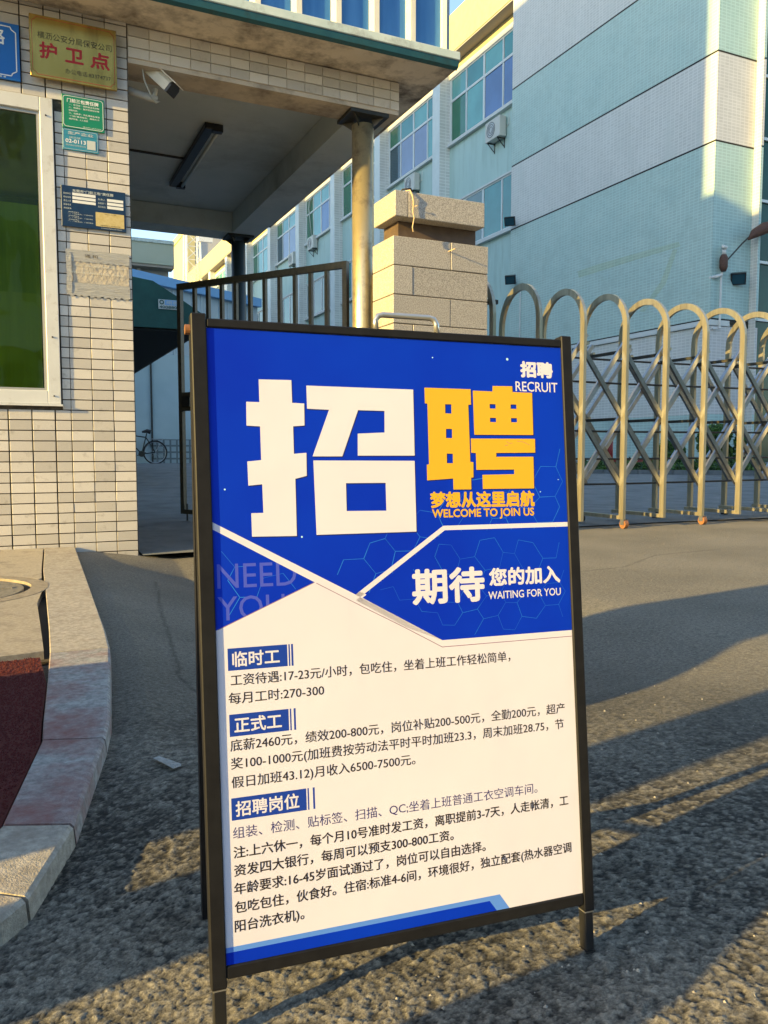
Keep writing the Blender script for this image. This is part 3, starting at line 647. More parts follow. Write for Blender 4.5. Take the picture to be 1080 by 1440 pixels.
for k in range(3):
    it.append(('一、'+'门前清洁，门前绿化，门前秩序'[0:9], .372, .515, 2.042-.022*k, .007, M['palegrey'], 0, 0))
    it.append(('保持路面整洁', .375, .435, 2.052-.022*k, .006, M['palegrey'], 0, 0))
it.append(('东莞市城市管理和综合执法局监制', .56, .68, 1.976, .006, M['palegrey'], 0, 0))
wall_letter(ns, 5.2629, it)
B('white_field', M['white'], ns, *[(.400, .532, 5.2623, 5.2631, 2.150-.0215*k, 2.166-.0215*k) for k in range(3)], *[(.598, .692, 5.2623, 5.2631, 2.138-.0215*k, 2.154-.0215*k) for k in range(3)])
B('gold_panel', M['gold'], ns, (.530, .695, 5.2617, 5.2631, 1.985, 2.068))
wall_letter(ns, 5.2611, [('门前三包，人人有责', .580, .650, 2.060, .006, M['engrave'], 0, 0), ('共建文明城市 共享美好生活', .555, .672, 1.992, .007, M['engrave'], 0, 0)])
# crumpled taped paper
pn = thing('taped_paper_notice', 'crumpled pale paper notice held by clear tape under the navy plate', 'paper notice', (.53, 5.2725, 1.56))
def crumple(x0, x1, z0, z1, nx, nz, y, amp, ragged=0):
    V = []; F = []
    for j in range(nz+1):
        for i in range(nx+1):
            x = x0+(x1-x0)*i/nx; z = z0+(z1-z0)*j/nz
            yy = y-amp*(.5+.5*math.sin(x*23+z*37+1.5*math.sin(z*50))*math.cos(z*63+2*math.sin(x*20)))-amp*.25*random.random()
            if j == 0: z += ragged*(math.sin(i*1.3)+random.uniform(-.7, .7))
            V.append((x, yy, z))
    for j in range(nz):
        for i in range(nx): F.append((j*(nx+1)+i, j*(nx+1)+i+1, (j+1)*(nx+1)+i+1, (j+1)*(nx+1)+i))
    m_ = MB(); m_.add(V, F); return m_
crumple(.358, .718, 1.585, 1.80, 42, 26, 5.2740, .0007, .005).obj('paper', M['paper'], pn)
crumple(.354, .722, 1.765, 1.835, 46, 12, 5.2715, .0010, .002).obj('tape_strip', M['tape'], pn)
crumple(.354, .722, 1.560, 1.640, 46, 12, 5.2710, .0012, .006).obj('tape_strip', M['tape'], pn)
crumple(.356, .385, 1.58, 1.82, 5, 24, 5.2700, .003, .004).obj('tape_strip', M['tape'], pn)
wall_letter(pn, 5.2670, [('通 知', .463, .535, 1.802, .018, M['engrave'], 0, 0), ('为加强厂区安全管理，即日起凡进入厂区的', .40, .70, 1.742, .008, M['palegrey'], 0, 0), ('车辆及人员须登记后方可入内，谢谢配合。', .38, .69, 1.700, .008, M['palegrey'], 0, 0)])

# ================================================================== STONE PILLAR
sp = thing('stone_gate_pillar', 'square gate pillar of speckled granite blocks with a thick capstone', 'gate pillar', (2.72, 5.07, 0))
X0, X1, Y0, Y1 = 2.357, 3.095, 4.90, 5.233
B('core', M['brownstone'], sp, (X0+.012, X1-.012, Y0+.012, Y1-.004, -.02, 2.0))
zt = [2.050-.1915*k for k in range(12)]
for k in range(11):
    z1, z0 = zt[k]-.0025, zt[k+1]+.0025
    if k == 10: z0 = -.03
    xs = [X0, 2.795, X1] if k % 2 == 0 else [X0, 2.505, X1]
    for a, b in zip(xs[:-1], xs[1:]): 
        j = random.uniform(-.002, .002)
        B('granite_block', M['granite'], sp, (a+(.002 if a > X0 else 0), b-(.002 if b < X1 else 0), Y0+j, Y1, z0, z1), ch=.0035)
B('neck', M['brownstone'], sp, (2.425, 3.03, 4.965, 5.19, 2.001, 2.163))
B('capstone', M['granite'], sp, (2.352, 2.447, 4.862, 5.20, 2.165, 2.33), ch=.004); B('capstone', M['granite'], sp, (2.4505, 3.040, 4.862, 5.20, 2.165, 2.33), ch=.004)
cb = thing('loose_cable', 'loose tan cable looped over the capstone of the granite pillar', 'cable', (2.46, 4.86, 2.33))
mb = MB(); mb.tube([(2.44, 4.99, 2.335), (2.452, 4.90, 2.345), (2.459, 4.858, 2.338), (2.472, 4.845, 2.30), (2.482, 4.850, 2.26), (2.476, 4.848, 2.20), (2.484, 4.845, 2.16), (2.474, 4.85, 2.10), (2.480, 4.848, 2.07)], [.004, .004, .005, .006, .005, .004, .004, .004, .005], 6); mb.obj('tan_strand', M['cable'], cb, smooth=True)
mb = MB(); mb.tube([(2.432, 5.0, 2.336), (2.45, 4.95, 2.368), (2.50, 4.93, 2.375), (2.535, 4.95, 2.35), (2.56, 4.97, 2.334)], .006, 6); mb.obj('black_strand', M['rubber'], cb, smooth=True)
mb = MB(); mb.tube([(2.482, 4.850, 2.235), (2.50, 4.835, 2.237), (2.512, 4.84, 2.243)], .003, 5); mb.obj('knot', M['cable'], cb)
mb = MB(); mb.tube([(2.775, 4.897, 1.985), (2.79, 4.83, 1.99)], .0035, 5); tag(mb.obj('bent_nail', M['cable']), 'small bent wire nail sticking out of the joint below the pillar capstone', 'nail')

# ================================================================== BLACK SWING GATE
H0 = Vector((1.390, 7.21, 0)); H1 = Vector((2.400, 5.790, 0)); gd = (H1-H0).normalized(); gl_ = (H1-H0).length; gn = Vector((-gd.y, gd.x, 0))
sg = thing('iron_swing_gate', 'open black iron bar gate standing behind the recruitment board', 'gate', tuple((H0+H1)/2))
def gbar(name, s0, s1, z0, z1, t=.04, m=None):
    mb = MB(); a = H0+gd*s0; b = H0+gd*s1
    V = []
    for z in (z0, z1):
        for p, q in ((a, -1), (b, -1), (b, 1), (a, 1)): V.append(p+gn*(q*t/2)+Vector((0, 0, z)))
    mb.add(V, [(3, 2, 1, 0), (4, 5, 6, 7), (0, 1, 5, 4), (1, 2, 6, 5), (2, 3, 7, 6), (3, 0, 4, 7)]); return mb.obj(name, m or M['gatebar'], sg)
gbar('top_rail', 0, gl_, 2.02, 2.07); gbar('bottom_rail', .04, gl_-.04, .07, .11)
gbar('end_post', 0, .04, .07, 2.0195); gbar('end_post', gl_-.04, gl_, .07, 2.0195)
for z in (1.10, .975): gbar('lock_rail', .0405, gl_-.0405, z, z+.035)
for k in range(10):
    s_ = .04+(gl_-.08)*(k+1)/11; gbar('bar', s_-.015, s_+.015, .1105, 2.0195, .03)
gbar('lock_box', .05, .14, 1.0105, 1.0995, .07, M['blackiron'])
mb = MB(); p = H0+gd*.06; mb.tube([p+Vector((0, 0, .16)), p+Vector((0, 0, .0))], .008, 6); mb.obj('drop_bolt', M['blackiron'], sg)

# ================================================================== RETRACTABLE GATE
rg = thing('retractable_gate', 'stainless steel folding driveway gate of arched frames and crossed bars', 'folding gate', (5.2, 5.35, 0))
YA, YB = 5.035, 5.66
def frameX(k): return 3.634+.412*k+.0028*k*k
ZB, ZT = 1.62, 1.90
for k in range(-1, 14):
    x = frameX(k); zt_ = ZT-.006*min(k, 5)
    path = [(x, YA, .075), (x, YA, ZB)]
    for i in range(1, 16):
        a = math.pi*i/16; path.append((x+.04*(1-math.cos(a)), (YA+YB)/2-(YB-YA)/2*math.cos(a), ZB+(zt_-ZB)*math.sin(a)))
    path += [(x+.08, YB, ZB), (x+.08, YB, .075)]
    mb = MB(); mb.sweep(path, .026, .050, (1, 0, 0)); fr_ = mb.obj('arch_frame', M['steel'], rg)
    B('foot_bar', M['steel'], rg, (x-.018, x+.022, YA+.026, YB-.026, .075, .105))
    if k % 2 == 0:
        for yy in (YA, YB):
            xx = x+(.02 if yy == YA else .09)
            mb = MB(); mb.tube([(xx-.014, yy-.0, .036), (xx+.020, yy-.0, .036)], .036, 18); wv_ = mb.obj('wheel', M['orange'] if yy == YA else M['rubber'], rg)
            B('axle_fork', M['steel_d'], wv_, (xx+.022, xx+.028, yy-.02, yy+.02, .03, .0745), (xx-.022, xx-.016, yy-.02, yy+.02, .03, .0745))
def lbar(p, q, nrm=(0, 1, 0), w_=.024, t_=.036, name='cross_bar', m=None):
    mb = MB(); mb.sweep([p, q], w_, t_, nrm); return mb.obj(name, m or M['steel_d'], rg)
zlo, zhi = .36, 1.46
for side_, yy in ((0, YA+.045), (1, YB-.045)):
    for k in range(-1, 12):
        xa, xb = frameX(k)+.08*side_, frameX(k+2)+.08*side_
        lbar((xa+.01, yy+.012, zlo), (xb+.075, yy+.012, zhi+.075)); lbar((xa+.01, yy-.012, zhi-.03), (xb+.01, yy-.012, zlo-.02), m=M['steel_k'])
    mb = MB()
    for k in range(0, 13):
        for z in (zhi, (zlo+zhi)/2):
            x = frameX(k)+.08*side_+(.065 if z == zhi else .03)
            mb.tube([(x, yy-.024, z), (x, yy+.022, z)], .014, 10)
        xm = (frameX(k)+frameX(k+1))/2+.08*side_
        for z in (zlo+.27, ): mb.tube([(xm, yy-.022, z), (xm, yy+.020, z)], .011, 10)
    mb.obj('bolt', M['steel'], rg)
for k in range(0, 12):
    B('tie_bar', M['blackiron'], rg, *[(frameX(k)+.045, frameX(k)+.07, YA+.06, YB-.06, z-.012, z+.012) for z in (1.425, .885)])
for z in (1.42, 1.22, .80, .56, .34):
    mb = MB(); mb.tube([(frameX(-1), YB-.08, z+.004), (frameX(3), YB-.08, z-.006), (frameX(7), YB-.08, z+.003), (frameX(12), YB-.08, z)], .009, 6); mb.obj('tie_rod', M['blackiron'], rg)
B('arch_shade_block', M['blackiron'], rg, (2.64, 3.05, 5.24, 5.95, .01, 2.03))  # added block hidden behind the pillar to shade the rear half of the arches
# dark tray between the first arch and the pillar, with a bracket
B('tail_plate', M['blackiron'], rg, (3.10, 3.62, 5.20, 5.50, 1.395, 1.435)); B('bracket', M['blackiron'], rg, (3.10, 3.30, 5.08, 5.14, 1.70, 1.73))

# ================================================================== SANDWICH BOARD
TL = Vector((.1975, .8717, .7537)); xd = Vector((.9953, -.0969, -.0070)).normalized(); dn = Vector((-.0079, -.1021, -.9947)).normalized()
nm = dn.cross(xd).normalized()
def BP(a, b, c=0.0): return TL+xd*(a/1000)+dn*(b/1000)+nm*(c/1000)
sb = thing('sandwich_board', 'black framed folding board with a blue and white recruitment poster standing on the asphalt', 'sandwich board', (.41, .90, 0))
W_, H_ = 438.9, 680.0
def bbox_(name, a0, a1, b0, b1, c0, c1, m, parent=sb, ch=.0012):
    mb = MB(); mb.box(a0, a1, b0, b1, c0, c1, ch=ch*1000); mb.v = [tuple(BP(*p)) for p in mb.v]; o = mb.obj(name, m, parent); fixnormals(o); return o
bbox_('stile', -16.2, 0, -15, 703, -19, -2.0, M['board_frame']); bbox_('stile', W_, W_+14.8, -15, 703, -19, -2.0, M['board_frame'])
bbox_('top_rail', .3, W_-.3, -10, -.3, -15, -2.6, M['board_frame']); bbox_('bottom_rail', .3, W_-.3, H_+.3, H_+14, -15, -2.6, M['board_frame'])
def legm(b_end): return b_end
def foot_b(a): # distance down to the ground from this column
    return (TL.z+xd.z*a/1000)/(-dn.z)*1000
bbox_('leg', -14.5, -1.2, 704.5, foot_b(-8)-3, -18, -3.2, M['plasticblack']); bbox_('leg', W_+1, W_+13, 704.5, foot_b(W_)-3, -18, -3.2, M['plasticblack'])
bbox_('joint_gasket', -14.8, -1.0, 703.2, 704.4, -18.5, -2.6, M['silver'], ch=0); bbox_('joint_gasket', W_+.8, W_+13.2, 703.2, 704.4, -18.5, -2.6, M['silver'], ch=0)
bbox_('rubber_foot', -15, -.8, foot_b(-8)-3, foot_b(-8)-.2, -18.5, -2.8, M['rubber'], ch=0); bbox_('rubber_foot', W_+.6, W_+13.4, foot_b(W_)-3, foot_b(W_)-.2, -18.5, -2.8, M['rubber'], ch=0)
# rear frame, leaning the other way
hb = BP(-8, 0, -24); rf0 = Vector((.222, 1.035, 0.0))
for a in (-8, W_+7):
    top = BP(a, -12, -31); bot = Vector((rf0.x, rf0.y, 0))+xd*((a+8)/1000); bot.z = .002
    mb = MB(); mb.sweep([top, bot], .013, .016, tuple(xd)); mb.obj('rear_leg', M['board_frame'], sb)
t0_, b0_ = BP(0, 4, -31), Vector((rf0.x, rf0.y, .0))+xd*.008; b0_.z = .002
def RP(a, t): # on the rear frame, a mm across, t 0..1 down
    A = BP(a, 4, -31); Bq = Vector((rf0.x, rf0.y, .002))+xd*((a+8)/1000); return A.lerp(Bq, t)
for t in (.0, .88):
    mb = MB(); mb.sweep([RP(0, t), RP(W_, t)], .014, .012, (0, 0, 1)); mb.obj('rear_rail', M['board_frame'], sb)
mb = MB(); mb.prism([BP(-1, -1, -6), BP(W_+1, -1, -6), BP(W_+1, H_+1, -6), BP(-1, H_+1, -6)], nm*(-.003)); o = mb.obj('back_panel', M['palegrey'], sb); fixnormals(o)
for a in (-17.5, W_+15.2):
    mb = MB(); mb.tube([BP(a-4 if a < 0 else a+4, 1, -14), BP(a+5 if a < 0 else a-5, 1, -14)], .0055, 12); mb.obj('hinge_bolt', M['orange'] if a < 0 else M['silver'], sb)
mb = MB(); hp = [BP(194, -8, -6), BP(194, -20, -6), BP(197.5, -25.5, -6), BP(203, -27, -6), BP(262, -27, -6), BP(267.5, -25.5, -6), BP(270.5, -20, -6), BP(270.5, -8, -6)]
mb.tube(hp, .0034, 10); mb.obj('handle', M['silver'], sb, smooth=True)
mb = MB(); mb.sweep([BP(-10, 560, -20), RP(-2, .80)], .003, .012, tuple(xd)); mb.obj('spreader', M['board_frame'], sb)
# the poster and its print (flat inks, each a hair above the one below)
LC = -5.0
def ink(name, polys, m, c, parent, holes=None):
    mb = MB()
    for p in polys:
        bm = bmesh.new(); vs_ = [bm.verts.new(BP(x, y, LC+.25*c)) for x, y in p[0]]
        edges = [bm.edges.new((vs_[i], vs_[(i+1) % len(vs_)])) for i in range(len(vs_))]
        for h in p[1:]:
            hv = [bm.verts.new(BP(x, y, LC+.25*c)) for x, y in h]; edges += [bm.edges.new((hv[i], hv[(i+1) % len(hv)])) for i in range(len(hv))]
        bmesh.ops.triangle_fill(bm, edges=edges, use_beauty=True); bm.verts.index_update()
        mb.add([v.co for v in bm.verts], [tuple(v.index for v in f.verts) for f in bm.faces]); bm.free()
    return mb.obj(name, m, parent)
bbm = MB(); bbm.add([BP(0, 0, LC), BP(W_, 0, LC), BP(W_, H_, LC), BP(0, H_, LC)], [(0, 3, 2, 1)])
post = bbm.obj('poster', M['p_cream'], sb)
ink('blue_field', [[[(0, 0), (W_, 0), (W_, 354.7), (262.6, 354.8), (112, 275), (110.4, 279.2), (2.3, 325.1), (0, 326)]]], M['p_blue'], .06, post)
# hexagon mesh lines, faint and partly worn away, on the blue field only
hx = MB(); hr = 21.0
def in_blue(x, y):
    return in_poly(x, y, [(110, 262), (230, 185), (330, 150), (436, 110), (438, 352), (264, 352), (180, 308), (90, 258)]) or in_poly(x, y, [(3, 222), (108, 279), (3, 322)]) 
def hline(p, q, wd=.28):
    dx, dy = q[0]-p[0], q[1]-p[1]; L = math.hypot(dx, dy); nx, ny = -dy/L*wd, dx/L*wd
    hx.add([BP(p[0]+nx, p[1]+ny, LC+.25*.10), BP(q[0]+nx, q[1]+ny, LC+.25*.10), BP(q[0]-nx, q[1]-ny, LC+.25*.10), BP(p[0]-nx, p[1]-ny, LC+.25*.10)], [(0, 1, 2, 3)])
def warp(x, y): return (x+4*math.sin(y*.045+1)+2*math.sin(x*.08), y+4*math.sin(x*.05)+3*math.sin(y*.06+x*.01))
dots = []
for i in range(-1, 24):
    for j in range(0, 26):
        ccx = i*hr*1.5; ccy = j*hr*math.sqrt(3)/1+(hr*.866 if i % 2 else 0)
        if ccy > 400: continue
        for k in range(3):
            p = (ccx+hr*math.cos(R(60*k)), ccy+hr*math.sin(R(60*k))); q = (ccx+hr*math.cos(R(60*k+60)), ccy+hr*math.sin(R(60*k+60)))
            p = warp(*p); q = warp(*q)
            if in_blue(*p) and in_blue(*q) and random.random() < .96: hline(p, q, random.choice((.22, .3, .36)))
tag(hx.obj('hexagon_pattern', M['p_hex'], post), kind='stuff')
dt = MB()
for x, y, r_ in ((363.1, 17.8, 1.6), (263.6, 20.3, .8), (14.5, 174.8, 1.0), (97.8, 228.3, 1.1), (200.1, 289.1, .7), (402, 181, .7), (428, 166, .6)):
    dt.add([BP(x+r_*math.cos(2*math.pi*k/12), y+r_*math.sin(2*math.pi*k/12), LC+.25*.14) for k in range(12)], [tuple(range(12))[::-1]])
tag(dt.obj('light_dot', M['p_dot'], post), kind='stuff')
ink('white_line', [[[(0, 209.8), (1.4, 210.5), (157.9, 295.5), (163, 292), (262.4, 345.8), (262.6, 354.8), (214.9, 335.3), (172.5, 312.9), (112.6, 280.4), (0, 217.5)]],
                   [[(157.9, 295.5), (269.2, 220.0), (W_, 219.3), (W_, 224.8), (271.1, 225.3), (163.1, 298.8)]],
                   [[(163.1, 298.8), (262.6, 350.0), (W_, 354.2), (W_, 361.5), (262.3, 362.0), (157.9, 302)]]], M['p_cream'], .18, post)
ink('blue_panel_edge', [[[(166, 299.6), (271.1, 227), (W_, 226.4), (W_, 354.4), (262.8, 354.6)]]], M['p_blue'], .20, post)
# repaint of hexagons inside the right panel
hx = MB()
for i in range(6, 24):
    for j in range(5, 12):
        ccx = i*hr*1.3; ccy = j*hr*1.5+(hr*.75 if i % 2 else 0)+6
        for k in range(3):
            p = (ccx+hr*.86*math.cos(R(60*k)), ccy+hr*.86*math.sin(R(60*k))); q = (ccx+hr*.86*math.cos(R(60*k+60)), ccy+hr*.86*math.sin(R(60*k+60)))
            p = warp(*p); q = warp(*q); P2_ = [(176, 298), (272, 230), (436, 229), (436, 352), (264, 352)]
            if in_poly(*p, P2_) and in_poly(*q, P2_) and random.random() < .92:
                dx, dy = q[0]-p[0], q[1]-p[1]; L = math.hypot(dx, dy); wd = .2; nx, ny = -dy/L*wd, dx/L*wd
                hx.add([BP(p[0]+nx, p[1]+ny, LC+.25*.24), BP(q[0]+nx, q[1]+ny, LC+.25*.24), BP(q[0]-nx, q[1]-ny, LC+.25*.24), BP(p[0]-nx, p[1]-ny, LC+.25*.24)], [(0, 1, 2, 3)])
tag(hx.obj('hexagon_pattern', M['p_hex'], post), kind='stuff')
pl = MB()
for a, b in (((112.6, 280.4), (172.5, 313.3)), ((172.5, 313.3), (214.9, 336.0)), ((214.9, 336.0), (262.3, 362.5)), ((262.3, 362.5), (W_, 362.0)), ((110.4, 279.4), (2.3, 325.3))):
    dx, dy = b[0]-a[0], b[1]-a[1]; L = math.hypot(dx, dy); nx, ny = -dy/L*.4, dx/L*.4
    pl.add([BP(a[0]+nx, a[1]+ny, LC+.25*.26), BP(b[0]+nx, b[1]+ny, LC+.25*.26), BP(b[0]-nx, b[1]-ny, LC+.25*.26), BP(a[0]-nx, a[1]-ny, LC+.25*.26)], [(0, 1, 2, 3)])
pl.obj('purple_line', M['p_purple'], post)
Z1 = [(55.2, 54.0), (91.8, 53.5), (91.8, 78.9), (105.6, 79.3), (105.1, 104.0), (92.1, 105.1), (91.9, 135.8), (106.2, 134.5), (105.7, 160.3), (92.6, 163.6), (92.1, 227.1), (42.3, 226.5), (42.3, 201.0), (55.6, 200.8), (55.4, 169.4), (40.1, 170.9), (39.8, 144.5), (55.1, 142.9), (55.1, 105.8), (40.2, 105.2), (40.7, 79.1), (55.2, 79.1)]
Z2 = [(108.8, 59.0), (237.4, 59.3), (236.2, 137.0), (166.3, 137.4), (167.2, 112.2), (199.8, 110.4), (200.7, 85.3), (168.6, 85.2), (147.9, 138.3), (113.2, 138.5), (134.2, 85.6), (108.7, 85.0)]
Z3 = [(113.9, 143.1), (235.9, 143.1), (235.0, 226.0), (114.7, 226.5)]; Z3h = [(151.1, 168.8), (198.9, 168.7), (198.6, 200.9), (150.8, 200.5)]
P1 = [(251.8, 56.5), (311.9, 56.5), (311.6, 75.1), (308.0, 75.2), (307.8, 144.2), (311.8, 144.5), (311.2, 162.8), (308.1, 163.1), (307.7, 177.2), (284.3, 177.1), (284.5, 164.0), (250.9, 166.1), (251.2, 147.6), (254.0, 147.3), (254.8, 75.2), (251.6, 75.1)]
P1h = [[(277.6, 75.4), (285.7, 75.3), (285.4, 86.4), (277.4, 86.4)], [(277.5, 104.8), (285.4, 104.8), (285.1, 115.8), (277.2, 115.9)], [(277.4, 134.3), (285.2, 134.4), (284.9, 145.8), (277.1, 145.8)]]
P2 = [(314.7, 58.0), (341.2, 58.2), (341.5, 51.5), (368.5, 50.9), (368.5, 58.0), (395.8, 58.1), (395.1, 110.5), (314.5, 111.3)]
P2h = [[(336.6, 73.6), (344.6, 73.6), (344.6, 79.1), (336.6, 79.1)], [(365.2, 73.3), (373.2, 73.3), (373.1, 78.7), (365.1, 78.8)], [(336.4, 90.4), (344.5, 90.4), (344.4, 95.6), (336.4, 95.6)], [(365.0, 90.1), (373.2, 90.1), (373.2, 95.2), (365.0, 95.4)]]
P3 = [(309.7, 116.0), (397.3, 115.3), (396.9, 132.4), (343.0, 133.1), (342.9, 137.9), (394.1, 137.5), (393.3, 176.7), (323.1, 176.8), (323.3, 159.8), (366.5, 159.1), (366.6, 153.3), (315.4, 153.7), (315.7, 133.4), (309.5, 133.1)]
def off(poly, dx, dy): return [(x+dx, y+dy) for x, y in poly]
ink('letter_shadow', [[off(q, .9, 1.1)] for q in (Z1, Z2, P3)]+[[off(Z3, .9, 1.1), off(Z3h, .9, 1.1)], [off(P1, .9, 1.1)]+[off(h, .9, 1.1) for h in P1h], [off(P2, .9, 1.1)]+[off(h, .9, 1.1) for h in P2h]], M['p_shadow'], .30, post)
ink('large_white_character', [[Z1], [Z2], [Z3, Z3h]], M['p_cream'], .36, post)
ink('large_yellow_character', [[P1]+P1h, [P2]+P2h, [P3]], M['p_yellow'], .36, post)
sr = MB()
for a, b in (((357, 119), (362, 121.5)), ((362, 121.5), (366, 120.8)), ((372, 118.5), (380, 119.2)), ((380, 119.2), (389.5, 123)), ((355, 124), (360, 123.4))):
    dx, dy = b[0]-a[0], b[1]-a[1]; L = math.hypot(dx, dy); nx, ny = -dy/L*.18, dx/L*.18
    sr.add([BP(a[0]+nx, a[1]+ny, LC+.25*.40), BP(b[0]+nx, b[1]+ny, LC+.25*.40), BP(b[0]-nx, b[1]-ny, LC+.25*.40), BP(a[0]-nx, a[1]-ny, LC+.25*.40)], [(0, 1, 2, 3)])
sr.obj('scratch', M['p_purple'], post)
ink('mid_blue_stripe', [[[(0, 661.7), (324.8, 661.7), (337, 680), (0, 680)]]], M['p_blue2'], .10, post)
ink('blue_stripe', [[[(0, 667.2), (311.1, 667.2), (320, 680), (0, 680)]]], M['p_blue'], .16, post)
for (a0, a1, b0, b1, e) in ((11.9, 77.0, 345.9, 369.8, 83.6), (11.5, 76.2, 416.5, 440.2, 84.1), (10.8, 93.0, 505.5, 529.2, 102.6)):
    ink('heading_box', [[[(a0, b0), (a1, b0), (a1, b1), (a0, b1)]], [[(a1+1.4, b0), (a1+3.0, b0), (a1+3.0, b1), (a1+1.4, b1)]], [[(e-2.2, b0), (e, b0), (e, b1), (e-2.2, b1)]]], M['p_navy'], .10, post)
LIFT[0] = nm*.000008
fm = lambda a, b: tuple(BP(a, b, LC+.25*.46))
def pt(s_, a0, a1, bc, h=None, m='p_black', bold=.0, trim=0, em=None, name='lettering'):
    mb = MB(); letter(mb, s_, a0, a1, bc, h, fm, bold, trim, em)
    if mb.v: mb.obj(name, M[m], post)
pt('临时工', 17, 68, 357.9, em=17.2, m='p_cream', bold=.022)
pt('正式工', 17, 68, 428.4, em=17.2, m='p_cream', bold=.022)
pt('招聘岗位', 15.5, 84.5, 517.5, em=17.2, m='p_cream', bold=.022)
E1 = 13.4
pt('工资待遇:17-23元/小时，包吃住，坐着上班工作轻松简单，', 14.2, 346, 380.0, trim=1, em=E1, bold=.006)
pt('每月工时:270-300', 11.5, 117, 399.4, em=E1, bold=.006)
pt('底薪2460元，绩效200-800元，岗位补贴200-500元，全勤200元，超产', 11.6, 424, 449.6, em=E1, bold=.006)
pt('奖100-1000元(加班费按劳动法平时平时加班23.3，周末加班28.75，节', 11.8, 421.5, 468.9, em=E1, bold=.006)
pt('假日加班43.12)月收入6500-7500元。', 11.8, 217.5, 488.8, trim=1, em=E1, bold=.006)
pt('组装、检测、贴标签、扫描、QC;坐着上班普通工衣空调车间。', 11.5, 375.2, 542.6, trim=1, em=E1, m='p_indigo', bold=.0)
pt('注:上六休一，每个月10号准时发工资，离职提前3-7天，人走帐清，工', 11.6, 423.5, 563.2, em=E1, bold=.015)
pt('资发四大银行，每周可以预支300-800工资。', 11.6, 262, 582.4, trim=1, em=E1, bold=.015)
pt('年龄要求:16-45岁面试通过了，岗位可以自由选择。', 11.0, 303.2, 601.6, trim=1, em=E1, bold=.015)
pt('包吃包住，伙食好。住宿:标准4-6间，环境很好，独立配套(热水器空调', 11.0, 425.2, 621.2, em=E1, bold=.015)
pt('阳台洗衣机)。', 10.4, 76.6, 640.8, trim=2, em=E1, bold=.015)
pt('招聘', 381.6, 425.4, 29.2, h=18.2, m='p_cream', bold=.055); pt('RECRUIT', 373.2, 432.2, 50.6, h=12, m='p_cream', bold=.008)
pt('梦想从这里启航', 254.6, 392.6, 189.3, h=18.2, m='p_yellow', bold=.045); pt('WELCOME TO JOIN US', 256, 391.7, 206.8, h=12.2, m='p_yellow', bold=.028)
pt('期待', 228.2, 319.2, 290.8, h=39.5, m='p_cream', bold=.034); pt('您的加入', 327.7, 424.3, 283.6, h=20.4, m='p_cream', bold=.040)
pt('WAITING FOR YOU', 325.2, 425.0, 305.4, h=9.0, m='p_cream', bold=.012)
LC_ = LC; fm0 = fm; fm = lambda a, b: tuple(BP(a, b, LC+.25*.12))
pt('NEED', 3.4, 90.2, 268.2, h=26.0, m='p_ghost', bold=.0, name='ghost_lettering')
# the second ghost word is cut by the white page: covered by the page shape above it
pt('YOU', 3.0, 76.0, 303.0, h=26.0, m='p_ghost', bold=.0, name='ghost_lettering')
ink('page_edge', [[[(110.4, 279.4), (112.6, 280.6), (150, 301), (150, 345), (0, 345), (0, 326.2), (2.3, 325.3)]]], M['p_cream'], .20, post)
fm = fm0

LIFT[0] = Vector((0, -.00001, 0))
# ================================================================== MAIN FACTORY BUILDING
XB = 20.79; XR = XB+.60; CY = 19.49
fb = thing('factory_building', 'long pale teal tiled factory building with a grey banded end wall behind the gates', 'factory', (XB, 45, .2))
ZG = .0
bands = [(-.3, 1.85, 'teal_tile'), (1.85, 4.70, 'grey_tile'), (4.95, 10.50, 'teal_tile'), (10.56, 13.26, 'grey_tile'), (13.32, 16.58, 'teal_tile'), (16.64, 24.0, 'grey_tile')]
for z0, z1, m in bands:
    o = B('wall_band', M[m], fb, (XB, XB+.9, CY+.02, 31.05, z0, z1))
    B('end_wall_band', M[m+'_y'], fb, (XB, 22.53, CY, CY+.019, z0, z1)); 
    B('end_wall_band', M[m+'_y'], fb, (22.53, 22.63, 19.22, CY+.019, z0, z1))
B('band_groove', M['darkgap'], fb, *[(XB+.012, XB+.88, CY+.03, 31.04, z0-.06, z0) for z0 in (10.56, 13.32, 16.64, 4.95)], *[(XB+.012, 22.62, CY+.012, CY+.03, z0-.06, z0) for z0 in (10.56, 13.32, 16.64, 4.95)])
B('ledge', M['lintel'], fb, (XB-.07, XB+.85, CY-.02, 31.04, 4.72, 4.80), (XB-.03, XB+.85, CY-.01, 31.04, 4.80, 4.90))
B('corner_pilaster_face', M['grey_tile'], fb, (22.51, 22.529, 19.22, CY-.001, -.3, 24))
# green curtain wall right of the corner
cw = B('curtain_wall', M['glgreen'], fb, (22.64, 40, 19.60, 19.64, -.3, 24))
B('mullion', M['wframe'], cw, *[(22.64, 40, 19.52, 19.60, z, z+.09) for z in (5.0, 6.9, 8.9, 10.9, 12.9, 14.9, 16.9)], *[(22.64+1.5*k, 22.72+1.5*k, 19.52, 19.60, -.3, 24) for k in range(1, 10)])
mb = MB(); mb.prism([(XB-.004, 26.3, 7.78), (XB-.004, 25.0, 7.80), (XB-.004, 22.6, 7.74), (XB-.004, 20.95, 7.70), (XB-.004, 20.86, 7.52), (XB-.004, 22.8, 7.53), (XB-.004, 26.2, 7.50)], (.0035, 0, 0)); mb.prism([(XB-.004, 21.2, 7.5), (XB-.004, 21.0, 7.45), (XB-.004, 21.5, 6.4), (XB-.004, 22.5, 5.6), (XB-.004, 22.75, 5.65), (XB-.004, 21.75, 6.5)], (.0035, 0, 0))
M['smear'] = mat('old_paint_patch', (.44, .58, .47), (.50, .62, .50), 2, .7, brick=(.19, .10, (1, 1, 1), 'X'))
o = mb.obj('paint_patch', M['smear'], fb); fixnormals(o)
